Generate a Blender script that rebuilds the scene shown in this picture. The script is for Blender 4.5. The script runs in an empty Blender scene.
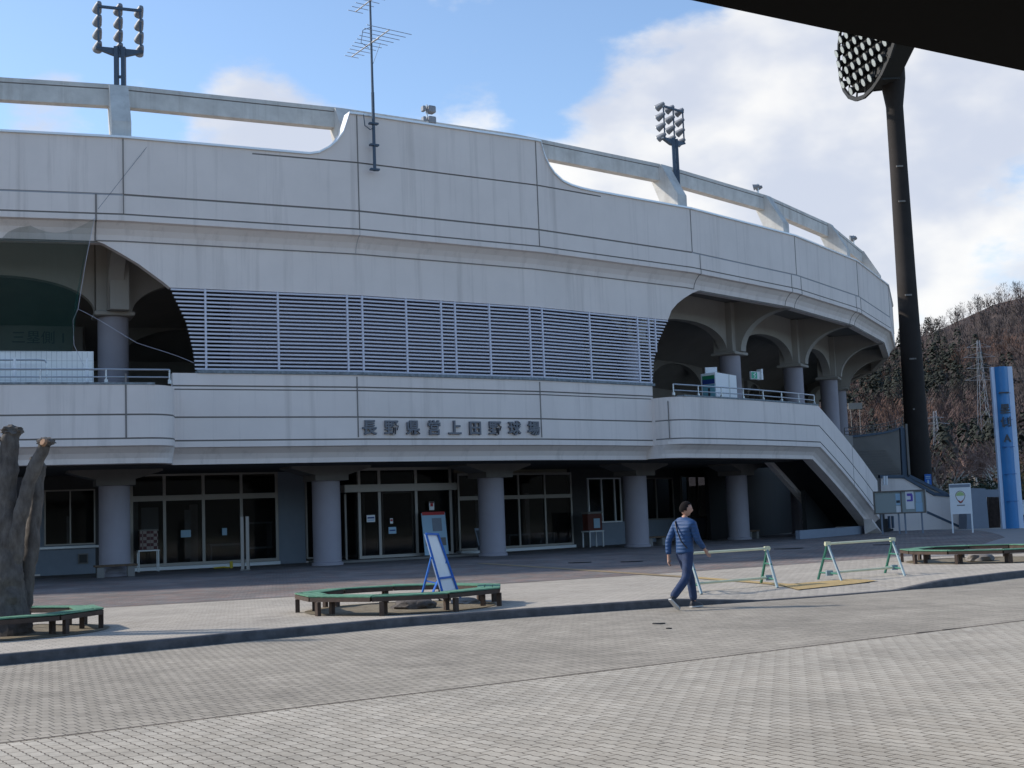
import bpy, bmesh, math, random
from math import sin, cos, pi, radians, atan2, hypot, sqrt
from mathutils import Vector, Matrix, noise
random.seed(7)
SC = bpy.context.scene
COL = SC.collection

# ------------------------------------------------------------------ camera
FPX, PITCH, ROLL, EYE = 1321.4, 0.09985, 0.03758, 1.6
f_ = Vector((0, cos(PITCH), sin(PITCH))); u0 = Vector((0, -sin(PITCH), cos(PITCH))); r0 = Vector((1, 0, 0))
u_ = cos(ROLL) * u0 + sin(ROLL) * r0; r_ = cos(ROLL) * r0 - sin(ROLL) * u0
cam_d = bpy.data.cameras.new('camera'); cam = bpy.data.objects.new('camera', cam_d); COL.objects.link(cam)
cam.matrix_world = Matrix(((r_.x, u_.x, -f_.x, 0), (r_.y, u_.y, -f_.y, 0), (r_.z, u_.z, -f_.z, EYE), (0, 0, 0, 1)))
cam_d.sensor_width = 36; cam_d.lens = FPX / 1024 * 36; cam_d.clip_end = 6000; cam_d.clip_start = .05
SC.camera = cam

def ray(x, y): return r_ * (x - 512) / FPX + u_ * (384 - y) / FPX + f_
def atY(x, y, Y):                      # survey point seen at (x, y) at distance Y
    d = ray(x, y); return Vector((0, 0, EYE)) + d * (Y / d.y)
def gnd(x, y, z=.13):
    d = ray(x, y); return Vector((0, 0, EYE)) + d * ((z - EYE) / d.z)

# ------------------------------------------------------------------ stadium ring geometry
CX, CY = -34.823, 96.681
TH = [-2.25 + .1375 * 0, ]
TH = [round(.387 - .1375 * k, 4) for k in range(12, 0, -1)] + [.387, .515, .636, .774, .913, 1.05, 1.197] + [round(1.197 + .1375 * k, 4) for k in range(1, 14)]
def pos(th, R, z):
    for a, b in zip(TH, TH[1:]):
        if th <= b or b == TH[-1]:
            if th >= a or a == TH[0]:
                m, h = (a + b) / 2, (b - a) / 2
                Rr = R * cos(h) / cos(th - m) if a - 1e-9 <= th <= b + 1e-9 else R
                return Vector((CX + Rr * sin(th), CY - Rr * cos(th), z))
    return Vector((CX + R * sin(th), CY - R * cos(th), z))
def circ(th, R, z): return Vector((CX + R * sin(th), CY - R * cos(th), z))
def rad(th): return Vector((sin(th), -cos(th), 0))
def tan_(th): return Vector((cos(th), sin(th), 0))
def ths(a, b, step=.07, extra=()):
    s = {round(a, 5), round(b, 5)} | {round(t, 5) for t in TH if a < t < b} | {round(e, 5) for e in extra if a < e < b}
    l = sorted(s); out = []
    for p, q in zip(l, l[1:]):
        n = max(1, int(math.ceil((q - p) / step))); out += [p + (q - p) * i / n for i in range(n)]
    return out + [l[-1]]
def lerp_t(tab, x):
    if x <= tab[0][0]:
        (a, p), (b, q) = tab[0], tab[1]
        return p if len(tab) < 2 else tab[0][1]
    for (a, p), (b, q) in zip(tab, tab[1:]):
        if x <= b: return p + (q - p) * (x - a) / (b - a)
    return tab[-1][1]

# ------------------------------------------------------------------ materials
MATS = {}
def mat(name, col, rough=.7, metal=0, spec=.5, noise_amt=0, noise_scale=3., stain=0, bump=0, alpha=1, emit=None, coat=0, col2=None, stretch=(1, 1, 1)):
    m = bpy.data.materials.new(name); m.use_nodes = True; nt = m.node_tree; N = nt.nodes; L = nt.links
    b = N['Principled BSDF']; b.inputs['Roughness'].default_value = rough; b.inputs['Metallic'].default_value = metal
    b.inputs['Specular IOR Level'].default_value = spec
    c4 = (*col, 1); b.inputs['Base Color'].default_value = c4
    if coat: b.inputs['Coat Weight'].default_value = coat
    if noise_amt or stain or col2:
        geo = N.new('ShaderNodeNewGeometry'); mp = N.new('ShaderNodeMapping'); mp.inputs['Scale'].default_value = stretch
        L.new(geo.outputs['Position'], mp.inputs['Vector'])
        n1 = N.new('ShaderNodeTexNoise'); n1.inputs['Scale'].default_value = noise_scale; n1.inputs['Detail'].default_value = 6
        n1.inputs['Roughness'].default_value = .62
        L.new(mp.outputs[0], n1.inputs['Vector'])
        mr = N.new('ShaderNodeMapRange'); mr.inputs[1].default_value = .3; mr.inputs[2].default_value = .7
        L.new(n1.outputs['Fac'], mr.inputs[0])
        mix = N.new('ShaderNodeMix'); mix.data_type = 'RGBA'
        if col2: mix.inputs[6].default_value = c4; mix.inputs[7].default_value = (*col2, 1)
        else:
            mix.inputs[6].default_value = (*[v * (1 - noise_amt) for v in col], 1); mix.inputs[7].default_value = (*[min(1, v * (1 + noise_amt)) for v in col], 1)
        L.new(mr.outputs[0], mix.inputs[0]); last = mix.outputs[2]
        if stain:                      # rain streaks running down the wall
            mp2 = N.new('ShaderNodeMapping'); mp2.inputs['Scale'].default_value = (1.3, 1.3, .05)
            L.new(geo.outputs['Position'], mp2.inputs['Vector'])
            n2 = N.new('ShaderNodeTexNoise'); n2.inputs['Scale'].default_value = 1.6; n2.inputs['Detail'].default_value = 8; n2.inputs['Roughness'].default_value = .7
            L.new(mp2.outputs[0], n2.inputs['Vector'])
            r2 = N.new('ShaderNodeMapRange'); r2.inputs[1].default_value = .52; r2.inputs[2].default_value = .8; r2.inputs[3].default_value = 0; r2.inputs[4].default_value = stain
            L.new(n2.outputs['Fac'], r2.inputs[0])
            m2 = N.new('ShaderNodeMix'); m2.data_type = 'RGBA'; m2.inputs[7].default_value = (.23, .19, .16, 1)
            L.new(r2.outputs[0], m2.inputs[0]); L.new(last, m2.inputs[6]); last = m2.outputs[2]
        L.new(last, b.inputs['Base Color'])
        if bump:
            bp = N.new('ShaderNodeBump'); bp.inputs['Strength'].default_value = bump; bp.inputs['Distance'].default_value = .02
            L.new(n1.outputs['Fac'], bp.inputs['Height']); L.new(bp.outputs[0], b.inputs['Normal'])
    if emit: b.inputs['Emission Color'].default_value = (*emit[:3], 1); b.inputs['Emission Strength'].default_value = emit[3]
    if alpha < 1: b.inputs['Alpha'].default_value = alpha
    MATS[name] = m; return m

M_wall = mat('painted_concrete', (.80, .71, .655), .75, noise_amt=.05, noise_scale=.5, stain=.40)
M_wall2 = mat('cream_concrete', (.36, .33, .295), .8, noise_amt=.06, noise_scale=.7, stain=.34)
M_beam = mat('weathered_concrete', (.57, .56, .53), .85, noise_amt=.15, noise_scale=1.8, stain=.5)
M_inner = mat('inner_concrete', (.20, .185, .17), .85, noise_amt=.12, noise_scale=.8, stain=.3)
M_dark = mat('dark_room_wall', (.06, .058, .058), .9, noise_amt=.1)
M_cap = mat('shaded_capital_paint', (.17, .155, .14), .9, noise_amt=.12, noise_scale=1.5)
M_lback = mat('louvre_backing', (.17, .165, .20), .8)
M_groove = mat('joint_sealant', (.22, .20, .185), .9)
M_col = mat('mauve_column_paint', (.33, .305, .34), .7, noise_amt=.06, noise_scale=1.2, stain=.15)
M_blue = mat('blue_grey_paint', (.22, .25, .30), .7, noise_amt=.05)
M_coping = mat('metal_coping', (.80, .83, .86), .4, .3)
M_drip = mat('weathered_coping', (.20, .23, .25), .8, noise_amt=.4, noise_scale=9)
M_louv = mat('louvre_aluminium', (.60, .59, .66), .5, .2, noise_amt=.04)
M_frame = mat('bronze_window_frame', (.34, .31, .28), .5, .4)
M_glass = mat('dark_window_glass', (.004, .005, .005), .04, 0, .42, alpha=.5)
M_steel = mat('galvanised_steel', (.55, .56, .57), .4, .7, noise_amt=.08)
M_bluesteel = mat('blue_grey_steel', (.07, .10, .14), .55, .3)
M_lamp = mat('lamp_housing', (.24, .25, .27), .5, .3, noise_amt=.1)
M_lens = mat('lamp_glass', (.46, .49, .48), .3, .2, .5)
M_darksteel = mat('dark_brown_steel', (.022, .017, .015), .85, .1, noise_amt=.25, noise_scale=.6)
M_black = mat('black_steel_and_shade', (.012, .012, .012), .7)  # steel of the lamp head; also painted shade on stair and walls behind
M_green = mat('green_bench_paint', (.095, .235, .15), .7, noise_amt=.28, noise_scale=9)
M_wood = mat('dark_bench_wood', (.065, .042, .03), .8, noise_amt=.3, noise_scale=8)
M_bark = mat('grey_bark', (.135, .12, .108), .95, noise_scale=5.5, bump=1.0, col2=(.055, .046, .04), stretch=(2, 2, .9))
M_cut = mat('cut_wood', (.27, .15, .085), .8, noise_amt=.3, noise_scale=20)
M_soil = mat('bare_soil', (.13, .10, .065), .95, noise_scale=7, col2=(.22, .19, .13), bump=1.0)
M_whitem = mat('white_board', (.78, .79, .8), .5, noise_amt=.03)
M_white2 = mat('white_sheet', (.86, .87, .88), .5)
M_signblue = mat('blue_frame_paint', (.015, .13, .50), .5)
M_pyl = mat('blue_sign_panel', (.03, .19, .44), .35, noise_amt=.06, noise_scale=.8)
M_pylw = mat('pale_sign_edge', (.55, .64, .78), .5)
M_bgreen = mat('barrier_green', (.035, .17, .12), .5, noise_amt=.15)
M_bgrey = mat('barrier_grey', (.22, .30, .33), .5, noise_amt=.15)
M_pipe = mat('pale_yellow_pipe', (.62, .62, .42), .5, noise_amt=.1, noise_scale=6)
M_yellow = mat('yellow_tactile', (.42, .30, .13), .8, noise_amt=.15, noise_scale=12, bump=.5)
M_yline = mat('faded_yellow_tile', (.25, .19, .11), .85, noise_amt=.2, noise_scale=10)
M_text = mat('sign_lettering', (.055, .06, .07), .6)
M_letter = mat('grey_metal_lettering', (.15, .155, .175), .5, .4)
M_kerb = mat('dark_kerb_stone', (.085, .085, .09), .9, noise_amt=.35, noise_scale=5, bump=.4)
M_red = mat('red_print', (.45, .03, .03), .6)
M_dkred = mat('dark_red_board', (.12, .03, .02), .7)
M_purple = mat('purple_print', (.14, .10, .45), .6)
M_lblue = mat('light_blue_print', (.35, .52, .65), .6)
M_ygreen = mat('yellow_green_print', (.42, .55, .22), .6)
M_brownedge = mat('brown_outline', (.22, .15, .08), .6)
M_greens = mat('green_sign', (.02, .22, .10), .5)
M_navy = mat('navy_banner', (.02, .05, .22), .5)
M_teal = mat('teal_poster', (.18, .42, .48), .5)
M_exit = mat('exit_sign_green', (.05, .42, .25), .5)
M_wht = mat('white_paint_metal', (.78, .79, .80), .45)
M_dbrown = mat('dark_brown_fence', (.05, .032, .025), .9, noise_amt=.4, noise_scale=6)
M_asphalt = mat('asphalt', (.24, .235, .23), .9, noise_amt=.12, noise_scale=1.5, bump=.2)
M_litter = mat('black_rubber', (.02, .02, .02), .8)
M_rust = mat('rusty_steel', (.12, .075, .045), .8, noise_amt=.3, noise_scale=10)
M_yel = mat('yellow_plastic', (.55, .42, .03), .5)

# ------------------------------------------------------------------ object helpers
def tag(o, label=None, cat=None, group=None, kind=None):
    if label: o['label'] = label
    if cat: o['category'] = cat
    if group: o['group'] = group
    if kind: o['kind'] = kind
    return o
def thing(name, label, cat, loc=(0, 0, 0), group=None, rz=0):
    o = bpy.data.objects.new(name, None); COL.objects.link(o); o.location = loc; o.rotation_euler = (0, 0, rz)
    o.empty_display_size = .2
    return tag(o, label, cat, group)
def link(name, bm, mats, parent=None, smooth=False, world=True):
    me = bpy.data.meshes.new(name)
    bmesh.ops.remove_doubles(bm, verts=bm.verts, dist=1e-5)
    bmesh.ops.recalc_face_normals(bm, faces=bm.faces)
    bm.to_mesh(me); bm.free()
    for m in (mats if isinstance(mats, (list, tuple)) else [mats]): me.materials.append(m)
    if smooth:
        for p in me.polygons: p.use_smooth = True
        try: me.set_sharp_from_angle(angle=radians(35))
        except Exception: pass
    o = bpy.data.objects.new(name, me); COL.objects.link(o)
    if parent:
        o.parent = parent
        if world:                       # mesh given in world coordinates
            me.transform((top_matrix(parent)).inverted())
    return o
def top_matrix(p):
    m = Matrix.Identity(4)
    while p:
        m = (Matrix.Translation(p.location) @ p.rotation_euler.to_matrix().to_4x4() @ Matrix.Diagonal((*p.scale, 1))) @ m
        p = p.parent
    return m
def B(): return bmesh.new()
def quad(bm, pts, mi=0):
    try:
        f = bm.faces.new([bm.verts.new(p) for p in pts]); f.material_index = mi; return f
    except ValueError: return None
def frame_m(o, x, y, z=None):
    x = Vector(x).normalized(); y = Vector(y).normalized(); z = Vector(z).normalized() if z else x.cross(y)
    return Matrix(((x.x, y.x, z.x, o[0]), (x.y, y.y, z.y, o[1]), (x.z, y.z, z.z, o[2]), (0, 0, 0, 1)))
def box(bm, size, M=None, center=(0, 0, 0), mi=0, bev=0):
    sx, sy, sz = [s / 2 for s in size]; c = Vector(center)
    vs = [bm.verts.new((M or Matrix()) @ (c + Vector((x * sx, y * sy, z * sz)))) for x in (-1, 1) for y in (-1, 1) for z in (-1, 1)]
    fs = [(0, 1, 3, 2), (4, 6, 7, 5), (0, 4, 5, 1), (2, 3, 7, 6), (0, 2, 6, 4), (1, 5, 7, 3)]
    out = []
    for f in fs:
        g = bm.faces.new([vs[i] for i in f]); g.material_index = mi; out.append(g)
    if bev:
        es = list({e for g in out for e in g.edges}); r = bmesh.ops.bevel(bm, geom=es, offset=bev, segments=1, affect='EDGES')
        for g in r['faces']: g.material_index = mi
def tube(bm, pts, rs, n=8, mi=0, cap=True):
    pts = [Vector(p) for p in pts]
    if not isinstance(rs, (list, tuple)): rs = [rs] * len(pts)
    rings = []; prev = None
    for i, p in enumerate(pts):
        d = (pts[min(i + 1, len(pts) - 1)] - pts[max(i - 1, 0)]).normalized()
        if prev is None:
            a = Vector((0, 0, 1)) if abs(d.z) < .9 else Vector((1, 0, 0)); s = d.cross(a).normalized()
        else:
            s = (prev - d * prev.dot(d)).normalized()
        prev = s; t = d.cross(s)
        rings.append([bm.verts.new(p + (s * cos(2 * pi * k / n) + t * sin(2 * pi * k / n)) * rs[i]) for k in range(n)])
    for a, b in zip(rings, rings[1:]):
        for k in range(n):
            f = bm.faces.new([a[k], a[(k + 1) % n], b[(k + 1) % n], b[k]]); f.material_index = mi
    if cap:
        for r in (rings[0], rings[-1]):
            try: f = bm.faces.new(r); f.material_index = mi
            except ValueError: pass
    return rings
def bar(bm, a, b, w, h, mi=0, up=(0, 0, 1)):
    a = Vector(a); b = Vector(b); d = b - a; L = d.length; x = d / L
    up = Vector(up)
    if abs(x.dot(up)) > .98: up = Vector((0, 1, 0))
    y = up.cross(x).normalized(); z = x.cross(y)
    box(bm, (L, w, h), frame_m((a + b) / 2, x, y, z), mi=mi)
def prism(bm, pts, d, mi=0):
    """outline pts extruded by vector d"""
    d = Vector(d); a = [bm.verts.new(Vector(p)) for p in pts]; b = [bm.verts.new(Vector(p) + d) for p in pts]
    f = bm.faces.new(a); f.material_index = mi; f = bm.faces.new(b[::-1]); f.material_index = mi; n = len(pts)
    for i in range(n):
        g = bm.faces.new([a[i], b[i], b[(i + 1) % n], a[(i + 1) % n]]); g.material_index = mi
def sweep(bm, tl, prof, mis=None, caps=True, P=pos):
    """closed profile prof(th) -> [(R, z), ...] carried round the ring"""
    rings = []
    for t in tl: rings.append([bm.verts.new(P(t, R, z)) for R, z in prof(t)])
    n = len(rings[0])
    for a, b in zip(rings, rings[1:]):
        for k in range(n):
            f = bm.faces.new([a[k], b[k], b[(k + 1) % n], a[(k + 1) % n]])
            mm_i = mis(tl[rings.index(a)]) if callable(mis) else mis
            if mm_i: f.material_index = mm_i[k] if k < len(mm_i) else 0
    if caps: bm.faces.new(rings[0]); bm.faces.new(rings[-1][::-1])
def joint(bm, t, R, z0, z1, mi=1, w=.045):
    T, N = tan_(t), rad(t)
    box(bm, (w, .03, z1 - z0), frame_m(pos(t, R, (z0 + z1) / 2) - N * .005, T, N, (0, 0, 1)), mi=mi)
def text_mesh(s, size, M, name, material, parent, ext=.012, **kw):
    c = bpy.data.curves.new(name, 'FONT'); c.body = s; c.size = size; c.extrude = ext; c.align_x = 'CENTER'; c.align_y = 'CENTER'
    c.resolution_u = 3; c.offset = kw.get('offset', 0)
    if 'spacing' in kw: c.space_line = kw['spacing']
    o = bpy.data.objects.new(name, c); COL.objects.link(o)
    dg = bpy.context.evaluated_depsgraph_get(); me = bpy.data.meshes.new_from_object(o.evaluated_get(dg))
    bpy.data.objects.remove(o); bpy.data.curves.remove(c)
    me.materials.clear(); me.materials.append(material); me.transform(M)
    o = bpy.data.objects.new(name, me); COL.objects.link(o)
    if parent: o.parent = parent; me.transform(top_matrix(parent).inverted())
    return o
def copy_tree(o, parent=None):
    c = o.copy(); COL.objects.link(c); c.parent = parent
    for ch in list(o.children): copy_tree(ch, c)
    return c

# ------------------------------------------------------------------ world and sun
AZ = radians(12); EL = radians(36)
sun_dir = Vector((-cos(AZ) * cos(EL), sin(AZ) * cos(EL), sin(EL)))
sd = bpy.data.lights.new('sun', 'SUN'); sun = bpy.data.objects.new('sun', sd); COL.objects.link(sun)
sd.energy = 3.25; sd.angle = radians(3.2); sd.color = (1, .91, .79)
sun.rotation_euler = sun_dir.to_track_quat('Z', 'Y').to_euler(); sun.location = (-40, 0, 60)
w = bpy.data.worlds.new('World'); SC.world = w; w.use_nodes = True; nt = w.node_tree; N = nt.nodes; L = nt.links
bg = N['Background']; bg.inputs[1].default_value = .15
sky = N.new('ShaderNodeTexSky'); sky.sky_type = 'NISHITA'; sky.sun_disc = False; sky.sun_elevation = EL
sky.sun_rotation = atan2(sun_dir.x, sun_dir.y) % (2 * pi); sky.altitude = 500; sky.air_density = 1.0; sky.dust_density = .6; sky.ozone_density = 1.6
tc = N.new('ShaderNodeTexCoord')
def vm(op, a, b=None, val=None):
    n = N.new('ShaderNodeVectorMath'); n.operation = op
    L.new(a, n.inputs[0])
    if b is not None:
        if isinstance(b, (tuple, Vector)): n.inputs[1].default_value = b
        else: L.new(b, n.inputs[1])
    return n
def mm(op, a, b=None, cl=False):
    n = N.new('ShaderNodeMath'); n.operation = op; n.use_clamp = cl
    for i, v in enumerate((a, b)):
        if v is None: continue
        if isinstance(v, (int, float)): n.inputs[i].default_value = v
        else: L.new(v, n.inputs[i])
    return n.outputs[0]
def mrange(a, lo, hi, o0=0, o1=1, smooth=True):
    n = N.new('ShaderNodeMapRange'); n.interpolation_type = 'SMOOTHSTEP' if smooth else 'LINEAR'
    L.new(a, n.inputs[0]); n.inputs[1].default_value = lo; n.inputs[2].default_value = hi; n.inputs[3].default_value = o0; n.inputs[4].default_value = o1
    return n.outputs[0]
D = tc.outputs['Generated']
nz = N.new('ShaderNodeTexNoise'); nz.inputs['Scale'].default_value = 5.5; nz.inputs['Detail'].default_value = 9; nz.inputs['Roughness'].default_value = .56
mpz = N.new('ShaderNodeMapping'); mpz.inputs['Scale'].default_value = (1, 1, 2.0); mpz.inputs['Location'].default_value = (.4, .15, .3)
L.new(D, mpz.inputs[0]); L.new(mpz.outputs[0], nz.inputs['Vector'])
big = N.new('ShaderNodeTexNoise'); big.inputs['Scale'].default_value = 2.2; big.inputs['Detail'].default_value = 3
mpb = N.new('ShaderNodeMapping'); mpb.inputs['Location'].default_value = (3.1, .7, 2.2); mpb.inputs['Scale'].default_value = (1, 1, 1.8)
L.new(D, mpb.inputs[0]); L.new(mpb.outputs[0], big.inputs['Vector'])
def bank(x, y, r, s=1.):                # a cloud bank in a given direction of the sky
    c = ray(x, y).normalized()
    d = vm('DISTANCE', D, tuple(c)).outputs['Value']
    return mrange(d, r, r * .35, 0, s)
acc = None
for (x, y, r, s) in [(690, 165, .15, .56), (850, 150, .19, .56), (1010, 210, .26, .50), (790, 240, .2, .55), (620, 200, .11, .46), (450, 95, .08, .22), (250, 135, .09, .40), (60, 125, .06, .34), (150, 130, .07, .33), (330, 165, .06, .3), (1250, 60, .35, .5), (1500, 250, .5, .5), (-400, 250, .4, .3), (-120, 140, .12, .3)]:
    b_ = bank(x, y, r, s); acc = b_ if acc is None else mm('MAXIMUM', acc, b_)
dens = mm('ADD', mm('ADD', mm('MULTIPLY', nz.outputs['Fac'], 1.75), mm('MULTIPLY', big.outputs['Fac'], .35)), acc)
mask = mrange(dens, 1.24, 1.50)
# cloud colour: bright tops, soft blue-grey undersides
cn = N.new('ShaderNodeTexNoise'); cn.inputs['Scale'].default_value = 6.5; cn.inputs['Detail'].default_value = 5
mpc = N.new('ShaderNodeMapping'); mpc.inputs['Location'].default_value = (1.3, 5.2, .2); mpc.inputs['Scale'].default_value = (1, 1, 1.6)
L.new(D, mpc.inputs[0]); L.new(mpc.outputs[0], cn.inputs['Vector'])
cm = N.new('ShaderNodeMix'); cm.data_type = 'RGBA'; cm.inputs[6].default_value = (3.2, 3.45, 4.05, 1); cm.inputs[7].default_value = (5.0, 4.95, 4.85, 1)
L.new(mrange(cn.outputs['Fac'], .38, .62), cm.inputs[0])
skyc = N.new('ShaderNodeMix'); skyc.data_type = 'RGBA'; skyc.blend_type = 'MULTIPLY'; skyc.inputs[0].default_value = 1; skyc.inputs[7].default_value = (1.0, 1.03, 1.05, 1)
L.new(sky.outputs[0], skyc.inputs[6])
fm = N.new('ShaderNodeMix'); fm.data_type = 'RGBA'
L.new(mm('MULTIPLY', mask, .95), fm.inputs[0]); L.new(skyc.outputs[2], fm.inputs[6]); L.new(cm.outputs[2], fm.inputs[7])
L.new(fm.outputs[2], bg.inputs[0])
SKYC = skyc
SC.view_settings.view_transform = 'Standard'; SC.view_settings.look = 'None'; SC.view_settings.gamma = 1; SC.view_settings.exposure = 0.45
SC.view_settings.use_curve_mapping = False

# ------------------------------------------------------------------ paving materials
def paver(name, ang, bw, rh, c1, c2, cm_, mortar=.006, off=.5, zig=0, var=.12, stainc=None, bias=0.):
    m = bpy.data.materials.new(name); m.use_nodes = True; nt = m.node_tree; N = nt.nodes; L = nt.links
    b = N['Principled BSDF']; b.inputs['Roughness'].default_value = .85; b.inputs['Specular IOR Level'].default_value = .3
    geo = N.new('ShaderNodeNewGeometry'); mp = N.new('ShaderNodeMapping'); mp.vector_type = 'POINT'; mp.inputs['Rotation'].default_value = (0, 0, ang)
    L.new(geo.outputs['Position'], mp.inputs['Vector']); vec = mp.outputs[0]
    if zig:
        sx = N.new('ShaderNodeSeparateXYZ'); L.new(vec, sx.inputs[0])
        pp = N.new('ShaderNodeMath'); pp.operation = 'PINGPONG'; pp.inputs[1].default_value = bw / 4; L.new(sx.outputs[0], pp.inputs[0])
        ml = N.new('ShaderNodeMath'); ml.operation = 'MULTIPLY_ADD'; ml.inputs[1].default_value = zig; L.new(pp.outputs[0], ml.inputs[0]); L.new(sx.outputs[1], ml.inputs[2])
        cx = N.new('ShaderNodeCombineXYZ'); L.new(sx.outputs[0], cx.inputs[0]); L.new(ml.outputs[0], cx.inputs[1]); vec = cx.outputs[0]
    br = N.new('ShaderNodeTexBrick'); br.offset = off; br.inputs['Scale'].default_value = 1; br.inputs['Brick Width'].default_value = bw; br.inputs['Row Height'].default_value = rh
    br.inputs['Mortar Size'].default_value = mortar; br.inputs['Mortar Smooth'].default_value = .3; br.inputs['Bias'].default_value = bias
    br.inputs['Color1'].default_value = (*c1, 1); br.inputs['Color2'].default_value = (*c2, 1); br.inputs['Mortar'].default_value = (*cm_, 1)
    L.new(vec, br.inputs['Vector'])
    last = br.outputs['Color']
    for sc, amt, det in ((.35, var, 5), (14., .10, 4), (1.7, var * .7, 5)):
        n = N.new('ShaderNodeTexNoise'); n.inputs['Scale'].default_value = sc; n.inputs['Detail'].default_value = det; n.inputs['Roughness'].default_value = .65
        L.new(geo.outputs['Position'], n.inputs['Vector'])
        r = N.new('ShaderNodeMapRange'); r.inputs[1].default_value = .3; r.inputs[2].default_value = .7; r.inputs[3].default_value = 1 - amt; r.inputs[4].default_value = 1 + amt
        L.new(n.outputs['Fac'], r.inputs[0])
        x = N.new('ShaderNodeVectorMath'); x.operation = 'SCALE'; L.new(last, x.inputs[0]); L.new(r.outputs[0], x.inputs['Scale']); last = x.outputs[0]
    n = N.new('ShaderNodeTexNoise'); n.inputs['Scale'].default_value = .9; n.inputs['Detail'].default_value = 8; n.inputs['Roughness'].default_value = .7
    L.new(geo.outputs['Position'], n.inputs['Vector'])
    r = N.new('ShaderNodeMapRange'); r.inputs[1].default_value = .56; r.inputs[2].default_value = .70; r.inputs[3].default_value = 1; r.inputs[4].default_value = .80
    L.new(n.outputs['Fac'], r.inputs[0]); x = N.new('ShaderNodeVectorMath'); x.operation = 'SCALE'; L.new(last, x.inputs[0]); L.new(r.outputs[0], x.inputs['Scale']); last = x.outputs[0]
    n = N.new('ShaderNodeTexNoise'); n.inputs['Scale'].default_value = 7; n.inputs['Detail'].default_value = 2
    L.new(geo.outputs['Position'], n.inputs['Vector'])
    r = N.new('ShaderNodeMapRange'); r.inputs[1].default_value = .70; r.inputs[2].default_value = .74; r.inputs[3].default_value = 1; r.inputs[4].default_value = .62
    L.new(n.outputs['Fac'], r.inputs[0]); x = N.new('ShaderNodeVectorMath'); x.operation = 'SCALE'; L.new(last, x.inputs[0]); L.new(r.outputs[0], x.inputs['Scale']); last = x.outputs[0]
    L.new(last, b.inputs['Base Color'])
    bp = N.new('ShaderNodeBump'); bp.inputs['Strength'].default_value = .5; bp.inputs['Distance'].default_value = .006; bp.invert = True
    L.new(br.outputs['Fac'], bp.inputs['Height']); L.new(bp.outputs[0], b.inputs['Normal'])
    return m
A2 = radians(33.5)
M_front = paver('light_pavers', -(A2 - pi / 2), .21, .105, (.435, .40, .335), (.375, .34, .28), (.11, .09, .07), mortar=.0065, zig=.22, var=.17)
M_mid = paver('grey_pavers', -A2, .105, .21, (.35, .315, .26), (.30, .27, .22), (.10, .09, .075), mortar=.006, var=.2)
M_plaza = paver('plaza_pavers', -A2 * .9, .21, .105, (.44, .40, .34), (.375, .34, .285), (.17, .155, .14), mortar=.006, zig=.3)
M_brick = paver('brick_paving', -.5, .28, .14, (.175, .165, .16), (.27, .165, .135), (.085, .08, .075), mortar=.012, var=.34, bias=-.35)

# ------------------------------------------------------------------ ground
bm = B(); quad(bm, [(-2500, -1200, -.03), (2500, -1200, -.03), (2500, 3500, -.03), (-2500, 3500, -.03)])
tag(link('ground', bm, mat('grass_ground', (.10, .095, .06), .95, noise_amt=.3, noise_scale=.2)), kind='structure')
def rk(th): return lerp_t([(-.5, 103), (.2, 88.2), (.34, 84.95), (.3545, 84.5), (.38, 83.8), (.408, 83.2), (.4305, 83.1), (.461, 83.2), (.472, 83.35), (.5, 83.6), (.537, 83.6), (.5665, 83.1), (.7, 82.4), (1.3, 82.0)], th)
def hk(th): return lerp_t([(.466, .13), (.486, .015), (.522, .015), (.5365, .13)], th)
tk = [-.5 + .01 * i for i in range(0, 78)] + [.27 + .004 * i for i in range(0, 100)] + [.67 + .02 * i for i in range(31)]
# straight joint between grey strip and front paving
def l2(X): return 13.08 + (X) * .6620
bm = B(); quad(bm, [(-40, l2(-40), 0), (60, l2(60), 0), (60, 75, 0), (-40, 75, 0)]); tag(link('road', bm, M_mid), kind='structure')
bm = B(); quad(bm, [(-40, l2(-40) - .015, .004), (-40, -30, .004), (60, -30, .004), (60, l2(60) - .015, .004)]); tag(link('front_pavement', bm, M_front), kind='structure')
bm = B()
for i in range(90):                    # dark gap along the joint, a little uneven
    x = -14 + i * .4
    wv = .014 + .012 * noise.noise(Vector((x * .9, 0, 0))) + (.05 if 4.55 < x < 5.3 else 0)
    wv2 = .014 + .012 * noise.noise(Vector(((x + .4) * .9, 0, 0)))
    quad(bm, [(x, l2(x) - .012, .009), (x + .4, l2(x + .4) - .012, .009), (x + .4, l2(x + .4) + .026 + max(.01, wv2), .009), (x, l2(x) + .026 + max(.01, wv), .009)])
tag(link('pavement_joint', bm, mat('gap_soil', (.035, .026, .02), .95)), kind='structure')
bm = B()
for a, b in zip(tk, tk[1:]):
    p = [circ(t, r, z) for t, r, z in ((a, rk(a) - .15, hk(a)), (b, rk(b) - .15, hk(b)), (b, rk(b) - 1.3, .13), (a, rk(a) - 1.3, .13))]
    quad(bm, p)
    quad(bm, [circ(a, rk(a) - 1.3, .13), circ(b, rk(b) - 1.3, .13), circ(b, 40, .13), circ(a, 40, .13)])
tag(link('plaza_pavement', bm, M_plaza), kind='structure')
bm = B()
for a, b in zip(tk, tk[1:]):
    def kp(t):
        r, h = rk(t), hk(t) + .004
        return [circ(t, r - .15, h), circ(t, r - .02, h), circ(t, r, h - .02 if h > .05 else h - .003), circ(t, r + .01, -.02)]
    p, q = kp(a), kp(b)
    for k in range(3): quad(bm, [p[k], q[k], q[k + 1], p[k + 1]])
tag(link('kerb', bm, M_kerb, smooth=False), kind='structure')
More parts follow.
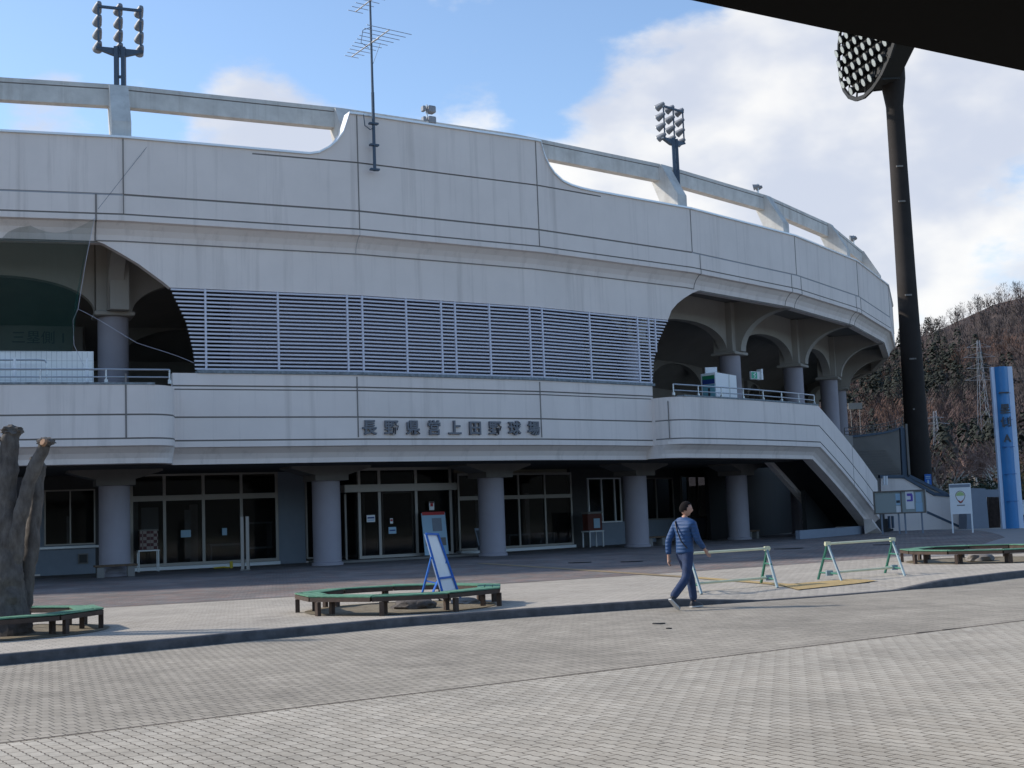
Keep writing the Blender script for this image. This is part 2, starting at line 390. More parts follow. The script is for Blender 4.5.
# brick paving in front of the stadium, round-ended on the right
bp = [circ(t, 75.6 - (.25 if t < .35 else 0), .134) for t in [-.3 + .02 * i for i in range(46)]]
bp += [Vector((x, y, .134)) for x, y in [(11.2, 36.5), (13.2, 39.5), (15.2, 43.2), (16.7, 46.5), (18.2, 49.5), (19.6, 54), (20.8, 58.5), (21.6, 62), (21.4, 65), (20.5, 67.5)]]
bp += [circ(t, 52, .134) for t in [1.1 - .02 * i for i in range(71)]]
bm = B(); quad(bm, bp); bmesh.ops.triangulate(bm, faces=bm.faces)
tag(link('brick_pavement', bm, M_brick), kind='structure')
bm = B(); quad(bm, [(23.2, 35, .139), (60, 41, .139), (60, 64, .139), (24.8, 60.0, .139)]); quad(bm, [(10.8, 35.2, .1385), (23.2, 35, .1385), (24.8, 60, .1385), (21.2, 66, .1385), (21.5, 62, .1385), (20.7, 58.5, .1385), (19.5, 54, .1385), (18.1, 49.5, .1385), (16.6, 46.5, .1385), (15.1, 43.2, .1385), (13.0, 39.5, .1385)])
bmesh.ops.triangulate(bm, faces=bm.faces)
tag(link('side_road', bm, M_asphalt), kind='structure')
# yellow tactile strips
def plz(x, y):
    t = atan2(x - CX, -(y - CY)); R_ = hypot(x - CX, y - CY); e = rk(t) - .15; return .13 + (hk(t) - .13) * min(1, max(0, (R_ - e + 1.15) / 1.15))
def tactile(name, pts, m, n=16, z=.012):
    bm = B(); a, b, c, d = [Vector((p.x, p.y, 0)) for p in pts]
    g = [[a.lerp(b, i / n).lerp(d.lerp(c, i / n), j / 6) for j in range(7)] for i in range(n + 1)]
    v = [[bm.verts.new((q.x, q.y, plz(q.x, q.y) + z)) for q in r] for r in g]
    for i in range(n):
        for j in range(6): bm.faces.new([v[i][j], v[i + 1][j], v[i + 1][j + 1], v[i][j + 1]])
    return tag(link(name, bm, m), kind='structure')
a, b = gnd(480, 563.5), gnd(690, 577.5); n_ = Vector((-(b - a).y, (b - a).x, 0)).normalized() * .15
tactile('tactile_strip', [a - n_, b - n_, b + n_, a + n_], M_yline)
c_ = gnd(795, 585.8); tactile('tactile_strip', [b - n_, c_ - n_, c_ + n_, b + n_], M_yellow)
tactile('tactile_strip', [gnd(798, 592.2, .05), gnd(877.5, 584.8, .05), gnd(850, 582, .09), gnd(773, 588, .09)], M_yellow, 16, .016)

# ------------------------------------------------------------------ STADIUM
st = thing('stadium', 'large pale grey concrete baseball stadium with curved arched facade and louvre band', 'stadium', (CX, CY, 0))
# upper wall with cornice
TOPT = [(.4869, 13.88), (.4925, 13.96), (.4986, 14.18), (.503, 14.42), (.5065, 14.72), (.5085, 15.05), (.5105, 15.42)]
TOPT2 = [(.640, 15.42), (.6415, 15.1), (.6431, 14.85), (.6465, 14.52), (.6505, 14.28), (.657, 14.05), (.6639, 13.95), (.672, 13.9), (.6804, 13.88)]
def ztop(t): return 13.88 if t < .4869 or t > .6804 else lerp_t(TOPT + TOPT2, t)
A0, A1 = -1.26, 2.9
def up_prof(t):
    zt = ztop(t); R = 60.65; g = .02; g1 = .03 if .455 < t < .69 else 0
    return [(60.3, zt), (R, zt), (R, 13.77), (R - g1, 13.765), (R - g1, 13.725), (R, 13.72),
            (R, 12.10), (R - g, 12.095), (R - g, 12.045), (R, 12.04), (R, 11.47), (R - g, 11.465), (R - g, 11.425), (R, 11.42), (R + .02, 11.415), (R + .02, 11.24),
            (R - .10, 11.20), (R - .26, 11.03), (R - .36, 10.85), (R - .40, 10.66), (R - .43, 10.655), (60.22, 10.61), (59.9, 10.61), (59.9, 11.3), (60.3, 11.3)]
mis = [0, 0, 1, 1, 1, 0, 1, 1, 1, 0, 1, 1, 1, 0, 0, 0, 0, 0, 0, 0, 1, 0, 0, 0, 0]
mis_f = lambda t: [0, 0] + ([1, 1, 1] if .455 <= t < .69 else [0, 0, 0]) + [0] + ([1, 1, 1] if .385 < t < .77 else [2, 2, 2]) + mis[9:]
bm = B(); sweep(bm, ths(A0, A1, .07, [.455, .69] + [a for a, _ in TOPT + TOPT2]), up_prof, mis_f)
for t in TH:
    if A0 < t < A1:
        tt = .3695 if abs(t - .387) < .001 else t
        joint(bm, t, 60.655, 12.1, ztop(t) - .02, 1, .035)
        if t < .7: joint(bm, t, 60.66, 11.47, 12.04, 1, .025)
for t in (.783,): joint(bm, t, 60.655, 11.25, 12.04, 1, .03)
for t in (.905, .921, 1.043, 1.057): joint(bm, t, 60.655, 11.25, 12.04, 1, .03)
joint(bm, .3735, 60.665, 11.25, 12.06, 1, .05)
sweep(bm, ths(.3735, .7829, .07), lambda t: [(60.262, 10.655), (60.262, 10.69), (60.2, 10.69), (60.2, 10.655)]); [setattr(f, 'material_index', 1) for f in bm.faces if all(10.65 < v.co.z < 10.695 for v in f.verts)]
for t, r in ((.3735, .03), (.783, .02), (.905, .018), (.921, .018), (1.043, .018), (1.057, .018), (.515, .01)):
    tube(bm, [pos(t, R, z) for R, z in ((60.67, 11.42), (60.67, 11.24), (60.55, 11.20), (60.39, 11.03), (60.29, 10.85), (60.25, 10.66))], r, 5, mi=1 if t != .515 else 2)
M_seal = mat('pale_joint', (.36, .36, .38), .9)
up = link('upper_wall', bm, [M_wall, M_groove, M_seal], st)
# curved joints in the cove on the right
# coping strip
bm = B()
def cop(t):
    z = ztop(t); return [(60.24, z + .002), (60.72, z + .002), (60.72, z + .07), (60.24, z + .07)]
tl = ths(A0, A1, .07, [a for a, _ in TOPT + TOPT2])
sweep(bm, tl, cop)
link('coping', bm, M_coping, st)
# outer ring beam on raking posts
bm = B()
def rb(t): return [(59.05, 15.3), (59.4, 15.3), (59.4, 15.84), (59.38, 15.845), (59.38, 15.875), (59.4, 15.88), (59.4, 16.02), (59.05, 16.02)]
sweep(bm, ths(A0, A1, .2), rb, [0, 0, 1, 1, 1, 0, 0, 0]); link('ring_beam', bm, [M_beam, M_groove], st)
for t in TH:
    if not (A0 < t < A1): continue
    bm = B(); R_ = lambda R, z: pos(t, R, z) - tan_(t) * .3
    if abs(t - .636) < .001: bm.free(); continue
    prism(bm, [R_(60.28, 13.0), R_(60.28, 14.55), R_(59.47, 15.98), R_(58.6, 15.98), R_(59.0, 15.2), R_(59.55, 13.9), R_(59.6, 13.0)], tan_(t) * .6)
    link('ring_post', bm, M_beam, st)
# stand behind the wall (raked seating and concourse ceiling)
bm = B(); sweep(bm, ths(A0, A1, .2), lambda t: [(59.9, 12.9), (59.9, 12.6), (58.3, 11.6), (56.9, 11.4), (56.9, 10.62), (50, 10.62), (50, 8.2), (38, 1.6), (38, 2.1)])
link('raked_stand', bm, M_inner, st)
bm = B(); sweep(bm, ths(A0, A1, .2), lambda t: [(60.3, 11.3), (60.3, 11.2), (57.1, 11.2), (57.1, 10.50), (49.8, 10.50), (49.8, 10.6), (57.0, 10.6), (57.0, 11.3)])
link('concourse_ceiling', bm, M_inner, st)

# main facade wall between the two arched openings
LC = [(.3725, 10.70), (.378, 10.57), (.3830, 10.40), (.3953, 9.97), (.4078, 9.43), (.4113, 9.26)]
RC = [(.7545, 9.26), (.7585, 9.66), (.7645, 9.97), (.772, 10.24), (.7815, 10.50), (.789, 10.64), (.795, 10.7)]
def mfb(t):
    if t < .4113: return lerp_t(LC, t)
    if t > .7545: return lerp_t(RC, t)
    return 9.26
bm = B(); sweep(bm, ths(.3725, .795, .02, [a for a, _ in LC + RC]), lambda t: [(60.24, min(mfb(t), 10.695)), (60.24, 10.70), (59.9, 10.70), (59.9, min(mfb(t), 10.695))])
link('arch_wall', bm, M_wall, st)
# left of the left opening: mirror image arch wall further on
bm = B(); sweep(bm, ths(-.6, -.03, .05), lambda t: [(60.24, 9.2 if t < -.07 else 9.2 + 1.5 * ((t + .07) / .04)), (60.24, 10.70), (59.9, 10.70), (59.9, 9.2 if t < -.07 else 9.2 + 1.5 * ((t + .07) / .04))])
link('arch_wall', bm, M_wall, st)

# lower band: parapet wall of the concourse
def low_prof(R, zt, zdrop=0, ledge=True):
    g = .03
    def f(z): return z - zdrop
    return [(R - .3, f(zt)), (R, f(zt)), (R, f(6.12)), (R - g, f(6.115)), (R - g, f(6.075)), (R, f(6.07)), (R, f(6.0)), (R - g, f(5.995)), (R - g, f(5.965)), (R, f(5.96)),
            (R, f(5.12)), (R - g, f(5.115)), (R - g, f(5.075)), (R, f(5.07)), (R, f(4.38)), (R - g, f(4.375)), (R - g, f(4.335)), (R, f(4.33)), (R, f(4.15)),
            (R - .1, f(4.12)), (R - .3, f(3.95)), (R - .4, f(3.78)), (R - .42, f(3.62)), (R - .9, f(3.62)), (R - .9, f(4.9)), (R - .3, f(4.9))]
lmis = [0, 0, 1, 1, 1, 0, 1, 1, 1, 0, 1, 1, 1, 0, 1, 1, 1, 0, 0, 0, 0, 0, 0, 0, 0, 0]
bm = B(); sweep(bm, ths(.4115, .7325, .07), lambda t: low_prof(60.45, 6.5), lmis)
for t in (.5125, .6345): joint(bm, t, 60.455, 4.42, 6.45, 1, .04)
link('lower_facade', bm, [M_wall, M_groove], st)
bm = B(); sweep(bm, ths(.4245, .7345, .07), lambda t: [(60.5, 6.505), (60.5, 6.6), (60.0, 6.6), (60.0, 6.505)]); link('ledge', bm, M_drip, st)
# balconies either side (bulging out by a metre)
def bal_prof(R, dz=0, zt=6.0):
    g = .03
    f = lambda z: z - dz
    return [(R - .3, f(zt)), (R, f(zt)), (R, f(5.12)), (R - g, f(5.115)), (R - g, f(5.075)), (R, f(5.07)), (R, f(4.40)), (R - g, f(4.395)), (R - g, f(4.355)), (R, f(4.35)), (R, f(4.16)),
            (R - .1, f(4.12)), (R - .3, f(3.95)), (R - .4, f(3.80)), (R - .42, f(3.64)), (R - 1.0, f(3.64)), (R - 1.0, f(4.85)), (R - .3, f(4.85))]
bmis = [0, 0, 1, 1, 1, 0, 1, 1, 1, 0, 0, 0, 0, 0, 0, 0, 0, 0]
def Rb_l(t):                            # rounded corner where the balcony meets the wall
    e = .4120 - t
    return 61.5 if e > .016 else 60.5 + sqrt(max(0, 1 - (1 - max(e, 0) / .016) ** 2))
def Rb_r(t):
    e = t - .7310
    return 61.5 if e > .014 else 60.5 + sqrt(max(0, 1 - (1 - max(e, 0) / .014) ** 2))
bm = B(); sweep(bm, ths(-.02, .4120, .05, [.4120 - .016 * k / 8 for k in range(9)]), lambda t: bal_prof(Rb_l(t)), bmis, P=circ)
T3 = .387
box(bm, (.05, .04, 1.95), frame_m(circ(.386, 61.495, 5.4 - .02), tan_(.386), rad(.386), (0, 0, 1)), center=(0, 0, -.02), mi=1)
link('balcony', bm, [M_wall, M_groove], st)
TS = .9065; SL = math.tan(radians(25.6))
def dzs(t): return 0 if t <= TS else (t - TS) * 61.5 * SL
TE = 1.020
bm = B(); sweep(bm, ths(.7310, TS, .05, [.7310 + .014 * k / 8 for k in range(9)]), lambda t: bal_prof(Rb_r(t)), bmis, P=circ)
box(bm, (.03, .03, 1.5), frame_m(circ(.7325, 61.10, 5.1), tan_(.7325), rad(.7325), (0, 0, 1)), mi=1)
link('balcony', bm, [M_wall, M_groove], st)
bm = B(); sweep(bm, ths(-.02, .4, .05), lambda t: [(61.52, 6.003), (61.52, 6.07), (61.15, 6.07), (61.15, 6.003)], P=circ); link('balcony_ledge', bm, M_drip, st)
bm = B(); sweep(bm, ths(.7405, TS, .05), lambda t: [(61.52, 6.003), (61.52, 6.07), (61.15, 6.07), (61.15, 6.003)], P=circ); link('balcony_ledge', bm, M_drip, st)
# deck slab and soffit
bm = B(); sweep(bm, ths(A0, 1.045, .1), lambda t: [(60.0, 4.5), (60.0, 5.0), (49.8, 5.0), (49.8, 4.5)]); link('deck', bm, M_inner, st)
bm = B(); sweep(bm, ths(A0, 1.04, .1), lambda t: [(60.0, 3.62), (60.0, 3.7), (52.6, 3.7), (52.6, 3.62)]); link('soffit', bm, M_dark, st)
for (a, b) in ((-.02, .398), (.746, .9065)):
    bm = B(); sweep(bm, ths(a, b, .05), lambda t: [(61.3, 4.86), (61.3, 5.002), (59.9, 5.002), (59.9, 4.86)], P=circ); link('deck', bm, M_inner, st)
for (a, b) in ((A0, -.02),):
    bm = B(); sweep(bm, ths(a, b, .07), lambda t: low_prof(60.45, 6.1), lmis); link('lower_facade', bm, [M_wall, M_groove], st)
# concourse back walls
bm = B(); sweep(bm, ths(A0, A1, .1), lambda t: [(50.2, 5.0), (50.2, 10.5), (49.8, 10.5), (49.8, 5.0)]); link('concourse_wall', bm, M_inner, st)
bm = B(); sweep(bm, ths(.45, .70, .05), lambda t: [(58.7, 5.0), (58.7, 10.5), (58.5, 10.5), (58.5, 5.0)]); link('louvre_back_wall', bm, M_lback, st)

# columns, piers, arches
COLR = 57.0
for t in TH:
    if not (-.2 < t < 2.0): continue
    c = circ(t, COLR, 0)
    bm = B(); tube(bm, [c + Vector((0, 0, .13)), c + Vector((0, 0, .22)), c + Vector((0, 0, .26)), c + Vector((0, 0, 3.12))], [.56, .56, .5, .5], 28)
    colo = link('column', bm, M_col, st, smooth=True)
    bm = B(); T = tan_(t); Nn = rad(t)
    o = c - Nn * .62
    prism(bm, [o + T * x + Vector((0, 0, z)) for x, z in ((-.62, 3.1), (.62, 3.1), (.62, 3.3), (1.5, 3.55), (1.5, 3.619), (-1.5, 3.619), (-1.5, 3.55), (-.62, 3.3))], Nn * 1.24)
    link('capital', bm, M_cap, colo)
    if -.05 < t < 1.9 and not .45 < t < .72:
        bm = B(); tube(bm, [c + Vector((0, 0, 5.0 if t < 1.045 else 3.62)), c + Vector((0, 0, 8.72))], .5, 28); colo = link('column', bm, M_col, st, smooth=True)
        bm = B(); box(bm, (1.3, 1.3, .14), frame_m(c + Vector((0, 0, 8.8)), T, Nn, (0, 0, 1)), bev=.03); box(bm, (1.15, 1.0, 2.3), frame_m(c + Vector((0, 0, 10.02)), T, Nn, (0, 0, 1)))
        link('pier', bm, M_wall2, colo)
        # radial fin reaching out to the cornice
        bm = B(); pts = [(COLR + .45, 8.88)]
        for k in range(13):
            a = k / 12 * pi / 2; pts.append((COLR + .75 + (2.35 if t > .5 else 2.2) * (1 - cos(a)), 8.88 + 1.70 * sin(a)))
        pts += [(60.2, 10.62), (60.28, 11.19), (COLR + .45, 11.19)]
        o = circ(t, 0, 0) - T * .24
        prism(bm, [o + Nn * R + Vector((0, 0, z)) for R, z in pts], T * .48)
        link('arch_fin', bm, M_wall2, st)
for a, b in zip(TH, TH[1:]):            # arched beams from pier to pier
    if not (-.2 < a < 1.8) or .45 < a < .63: continue
    m = (a + b) / 2; h = (b - a) / 2; e = .6 / COLR
    bm = B()
    def ap(t):
        u = max(-1, min(1, (t - m) / (h - e))); z = 8.88 + 1.18 * sqrt(max(0, 1 - abs(u) ** 2.3))
        return [(COLR + .22, min(z, 10.49)), (COLR + .22, 11.19), (COLR + .12, 11.19), (COLR - .22, 10.49), (COLR - .22, min(z, 10.48))]
    n = 28; tl = [a + e + (b - a - 2 * e) * (.5 - .5 * cos(pi * k / n)) for k in range(n + 1)]
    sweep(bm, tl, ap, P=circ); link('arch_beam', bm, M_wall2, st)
    bm = B()                            # inner row of arches deeper in the concourse
    tl2 = tl
    def ap2(t):
        u = max(-1, min(1, (t - m) / (h - e))); z = 7.6 + 1.5 * sqrt(max(0, 1 - abs(u) ** 2.3))
        return [(52.2, z), (52.2, 10.5), (51.9, 10.5), (51.9, z)]
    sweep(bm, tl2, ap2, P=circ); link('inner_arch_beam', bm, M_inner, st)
bm = B()
t = .387; c = pos(t, 59.0, 0); box(bm, (.62, .35, 1.75), frame_m((circ(.389, 57.95, 9.72)), tan_(t), rad(t), (0, 0, 1)), bev=.02); bx = link('downpipe_box', bm, M_wall2, st)

# louvre screen
LL = [(6.6, .4240), (7.2, .4231), (8.15, .4195), (9.0, .4130), (9.25, .4113)]
RL = [(6.6, .7360), (7.49, .7380), (8.29, .7430), (9.13, .7525), (9.25, .7545)]
bm = B(); nsl = 21; z0, z1 = 6.66, 9.20
for i in range(nsl):
    z = z0 + (z1 - z0) * i / (nsl - 1)
    sweep(bm, ths(lerp_t(LL, z), lerp_t(RL, z), .07), lambda t: [(60.28, z - .028), (60.28, z + .026), (60.26, z + .032), (60.14, z + .042), (60.14, z + .03), (60.24, z - .028)])
link('louvre_screen', bm, M_louv, st)
for t in (.4297, .4693, .5090, .5180, .5459, .5691, .5785, .6023, .6311, .6408, .6809, .7243, .7348, .7410):
    bm = B(); zt = 9.24; zl = 6.6
    if t < .422: zt = 7.1
    if t > .74: zl = 7.9
    box(bm, (.065, .07, zt - zl), frame_m(pos(t, 60.265, (zt + zl) / 2), tan_(t), rad(t), (0, 0, 1))); link('louvre_mullion', bm, M_louv, st)

# railings on the balconies
def railing(t0, t1, name='railing', R=61.33, n=9, dz=lambda t: 0):
    bm = B(); tl = ths(t0, t1, .01)
    for zz, rr in ((6.48, .03), (6.25, .024)):
        tube(bm, [circ(t, R, zz - dz(t)) for t in tl], rr, 6)
    for i in range(n + 1):
        t = t0 + (t1 - t0) * i / n
        tube(bm, [circ(t, R, 6.05 - dz(t)), circ(t, R, 6.48 - dz(t))], .028, 6)
        box(bm, (.1, .07, .12), frame_m(circ(t, R, 6.11 - dz(t)), tan_(t), rad(t), (0, 0, 1)))
    return link(name, bm, M_steel, st)
railing(-.02, .4075, n=14); railing(.7340, .9065, n=7)

# stairs down on the right
bm = B(); RO, RI = 61.5, 58.6
def stp(R, t, hi=6.0):
    d = dzs(t); lo = 3.64 - d; f = lambda z: max(.13, z - d)
    return [(R - .3, f(hi)), (R, f(hi)), (R, f(5.12)), (R - .03, f(5.115)), (R - .03, f(5.075)), (R, f(5.07)), (R, f(4.40)), (R - .03, f(4.395)), (R - .03, f(4.355)), (R, f(4.35)), (R, f(4.16)),
            (R - .1, f(4.12)), (R - .3, f(3.95)), (R - .4, f(3.80)), (R - .42, f(3.64)), (R - .9, f(3.64)), (R - .9, f(4.7)), (R - .3, f(4.7))]
sweep(bm, ths(TS, TE, .02), lambda t: stp(RO, t), bmis, P=circ)
dj = dzs(.965)
box(bm, (.03, .03, 1.85), frame_m(circ(.965, 61.49, 5.06 - dj), tan_(.965), rad(.965), (0, 0, 1)), mi=1)
link('stair_parapet', bm, [M_wall, M_groove], st)
bm = B(); sweep(bm, ths(TS + .001, TE + .03, .02), lambda t: [(58.6, max(.2, 6.0 - dzs(t))), (58.85, max(.2, 6.0 - dzs(t))), (58.85, max(.14, 3.7 - dzs(t))), (58.6, max(.14, 3.7 - dzs(t)))], P=circ)
link('stair_parapet', bm, M_wall, st)
bm = B(); nst = 19; t = TS
for i in range(nst):
    dt = (TE + .06 - TS) / nst; a = TS + i * dt; zt = 5.0 - dzs(a) * .98 - .0
    sweep(bm, [a, a + dt], lambda t: [(61.2, max(.2, zt)), (61.2, max(.15, 3.95 - dzs(t))), (58.85, max(.15, 3.95 - dzs(t))), (58.85, max(.2, zt))], P=circ)
link('stair_flight', bm, M_black, st)  # black colour stands for the shade on the stair underside
bm = B(); sweep(bm, ths(.885, TE - .004, .02), lambda t: [(60.9, .14), (60.9, .52), (60.7, .52), (60.7, .14)], P=circ); link('plinth', bm, M_blue, st)
bm = B(); sweep(bm, ths(1.0, TE + .004, .02), lambda t: [(61.505, max(.13, 3.6 - dzs(t) - .1)), (61.505, max(.14, 3.6 - dzs(t))), (61.1, max(.14, 3.6 - dzs(t))), (61.1, .13)], P=circ); link('stair_foot', bm, M_wall, st)
# added wall, coloured black to stand for deep shade under the stair
bm = B(); sweep(bm, ths(.955, TE + .03, .02), lambda t: [(59.3, .14), (59.3, max(.2, 3.75 - dzs(t))), (59.1, max(.2, 3.75 - dzs(t))), (59.1, .14)], P=circ); link('under_stair_shade_wall', bm, M_black, st)
bm = B(); prism(bm, [circ(TE + .004, 61.1, .13), circ(TE + .004, 58.9, .13), circ(TE + .004, 58.9, 1.6), circ(TE + .004, 61.1, 1.6)], tan_(TE) * .1); link('stair_end', bm, M_wall, st)
bm = B(); sweep(bm, ths(.93, 1.15, .02), lambda t: [(55.0, .14), (55.0, 4.5), (54.8, 4.5), (54.8, .14)], P=circ); link('stair_back_shade_wall', bm, M_black, st)  # coloured black to stand for the shade behind the stair

# ground floor: solid wall panels and windows at R 53
def wallseg(t0, t1, za, zb, m, name='wall_panel', R=53.0, thk=.2):
    bm = B(); sweep(bm, ths(t0, t1, .05), lambda t: [(R, za), (R, zb), (R - thk, zb), (R - thk, za)], P=circ); return link(name, bm, m, st)
def window(name, t0, t1, za, zb, mul=(), trans=(), R=53.02, fw=.07, mfr=None, base_z=None):
    bm = B(); p0, p1 = circ(t0, R, 0), circ(t1, R, 0); X = (p1 - p0).normalized(); Yn = Vector((X.y, -X.x, 0)); Lw = (p1 - p0).length
    F = frame_m(p0, X, -Yn, (0, 0, 1))
    def bx(x0, x1, z0, z1, d=.1): box(bm, (x1 - x0, d, z1 - z0), F, center=((x0 + x1) / 2, 0, (z0 + z1) / 2))
    bx(0, Lw, zb - fw, zb); bx(0, Lw, za, za + fw); bx(0, fw, za + fw, zb - fw); bx(Lw - fw, Lw, za + fw, zb - fw)
    for z in trans: bx(fw, Lw - fw, z - fw * .9, z + fw * .9, .11)
    for t in mul:
        x = (circ(t, R, 0) - p0).dot(X); bx(x - fw / 2, x + fw / 2, za + fw, zb - fw, .12)
    fr = link(name, bm, mfr or M_frame, st)
    bm = B(); box(bm, (Lw - .02, .02, zb - za - .02), F, center=(Lw / 2, .0, (za + zb) / 2)); link('pane', bm, M_glass, fr)
    return fr, F, Lw
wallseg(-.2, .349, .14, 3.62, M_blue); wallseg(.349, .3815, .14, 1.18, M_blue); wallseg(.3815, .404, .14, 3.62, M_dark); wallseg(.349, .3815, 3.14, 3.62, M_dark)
wA, _, _ = window('window', .349, .3815, 1.18, 3.14, (.3655,), fw=.05)
wallseg(.345, .384, 1.06, 1.14, M_steel, 'window_sill', 53.16, .2)
wB, FB, LB = window('entrance_glazing', .404, .5075, .27, 3.66, (.4272, .4540, .4808), (2.74,), fw=.11)
wallseg(.404, .5075, .14, .26, M_wht, 'threshold', 53.2, .4)
wallseg(.5075, .528, .14, 3.62, M_blue)
window('side_window', .528, .545, .27, 3.5, (), ())
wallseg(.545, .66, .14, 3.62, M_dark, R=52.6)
wC, FC, LC_ = window('entrance_glazing', .657, .7796, .27, 3.45, (.6965, .7200, .7488), (2.42,), fw=.09)
wallseg(.657, .7796, .14, .26, M_wht, 'threshold', 53.2, .4)
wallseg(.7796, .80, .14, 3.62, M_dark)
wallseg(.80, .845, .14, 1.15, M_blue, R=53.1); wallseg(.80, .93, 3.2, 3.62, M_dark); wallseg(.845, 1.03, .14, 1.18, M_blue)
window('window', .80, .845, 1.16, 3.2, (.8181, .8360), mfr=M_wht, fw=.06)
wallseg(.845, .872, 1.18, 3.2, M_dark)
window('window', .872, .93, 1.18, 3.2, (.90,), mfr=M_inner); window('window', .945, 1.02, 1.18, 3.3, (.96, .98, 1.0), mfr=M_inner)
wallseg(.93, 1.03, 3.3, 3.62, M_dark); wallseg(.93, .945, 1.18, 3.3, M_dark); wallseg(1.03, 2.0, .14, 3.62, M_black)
# rooms behind the glazing
bm = B(); sweep(bm, ths(.30, 1.1, .05), lambda t: [(49.9, .14), (49.9, 3.62), (49.8, 3.62), (49.8, .14)], P=circ); link('lobby_wall', bm, M_wall2, st)
bm = B(); sweep(bm, ths(.30, 1.1, .05), lambda t: [(53.0, .14), (53.0, .2), (49.9, .2), (49.9, .14)], P=circ); link('lobby_floor', bm, M_wall, st)
for t, R_o, w_, z0_, z1_, m_ in ((.4075, 52.5, .35, .3, 2.7, M_whitem), (.4185, 52.6, .62, 1.62, 2.42, M_white2), (.446, 52.2, .22, .5, 2.3, M_whitem), (.4520, 51.8, .3, .3, 2.5, M_wall), (.692, 52.0, .3, .3, 2.6, M_whitem), (.742, 52.2, .25, .3, 2.6, M_wall), (.365, 52.4, .15, 1.2, 2.2, M_whitem), (.5745, 52.2, .12, .3, 2.3, M_whitem), (.597, 52.0, .14, .3, 2.4, M_whitem)):
    bm = B(); box(bm, (w_, .04, z1_ - z0_), frame_m(circ(t, R_o, (z0_ + z1_) / 2), tan_(t), rad(t), (0, 0, 1))); link('lobby_panel', bm, m_, st)
for t, w_, z_ in ((.497, 1.0, 1.72), (.497, 1.0, .78), (.474, 1.4, .95), (.728, 1.2, .8), (.760, .9, .8), (.585, 1.1, .8)):
    bm = B(); box(bm, (w_, .6, .07), frame_m(circ(t, 52.2, z_), tan_(t), rad(t), (0, 0, 1)))
    for sx in (-1, 1): box(bm, (.04, .5, z_ - .24), frame_m(circ(t, 52.2, z_ / 2 + .08), tan_(t), rad(t), (0, 0, 1)), center=(sx * w_ * .46, 0, 0))
    link('lobby_table', bm, M_whitem, st)
bm = B(); F = frame_m(circ(.3735, 53.03, .68), tan_(.3735), (0, 0, 1), rad(.3735)); box(bm, (.34, .36, .05), F); link('vent_cover', bm, M_inner, st)
bm = B(); box(bm, (.26, .28, .02), F, center=(0, 0, .03)); link('vent_grille', bm, M_dark, st)
# glazed vestibule with sliding doors
vb = thing_parent = st
RV = 55.5
fr, FV, LV = window('vestibule_front', .5481, .6211, .24, 3.62, (.5651 - .001, .5925), (), R=RV, fw=.11)
bm = B(); p0, p1 = circ(.537, RV + .06, 2.85), circ(.6236, RV + .06, 2.85); bar(bm, p0, p1, .35, .27); link('door_header', bm, M_frame, st)
for t in (.543, .5565):
    bm = B(); box(bm, (.07, .07, 2.45), frame_m(circ(t, RV - .5, 1.45), tan_(t), rad(t), (0, 0, 1))); link('door_post', bm, M_frame, st)
for (a, b) in ((.5665, .5905),):
    fr2, _, _ = window('sliding_door', a, b, .27, 2.7, (), (), R=RV - .1, fw=.06)
for t in (.5481, .6211):
    bm = B(); p = circ(t, RV - .1, 0); q = circ(t, 53, 0); prism(bm, [p + Vector((0, 0, .24)), q + Vector((0, 0, .24)), q + Vector((0, 0, 3.62)), p + Vector((0, 0, 3.62))], tan_(t) * .03); link('vestibule_side', bm, M_glass, st)
bm = B(); sweep(bm, ths(.53, .64, .02), lambda t: [(56.0, .14), (56.0, .22), (53, .22), (53, .14)], P=circ); link('doorstep', bm, M_inner, st)
# letters on the band
for i, ch in enumerate('長野県営上田野球場'):
    t = .5188 + (.6283 - .5188) * i / 8
    text_mesh(ch, .53, frame_m(pos(t, 60.50, 4.71), tan_(t), (0, 0, 1), rad(t)), 'letter', M_letter, st, ext=.05, offset=.012)
# concourse wall writing behind the net (third-base side, gate 1)
bm = B(); F = frame_m(circ(.346, 52.6, 8.62), tan_(.345), (0, 0, 1), rad(.345)); box(bm, (3.0, .9, .08), F)
sg = link('gate_sign', bm, M_inner, st); text_mesh('三塁側 1', .50, F @ Matrix.Translation((0, 0, .05)), 'lettering', M_text, sg, ext=.01)

# ------------------------------------------------------------------ things on and around the stadium
def leaf(name, label, cat, bm, m, group=None, smooth=False): return tag(link(name, bm, m, smooth=smooth), label, cat, group)

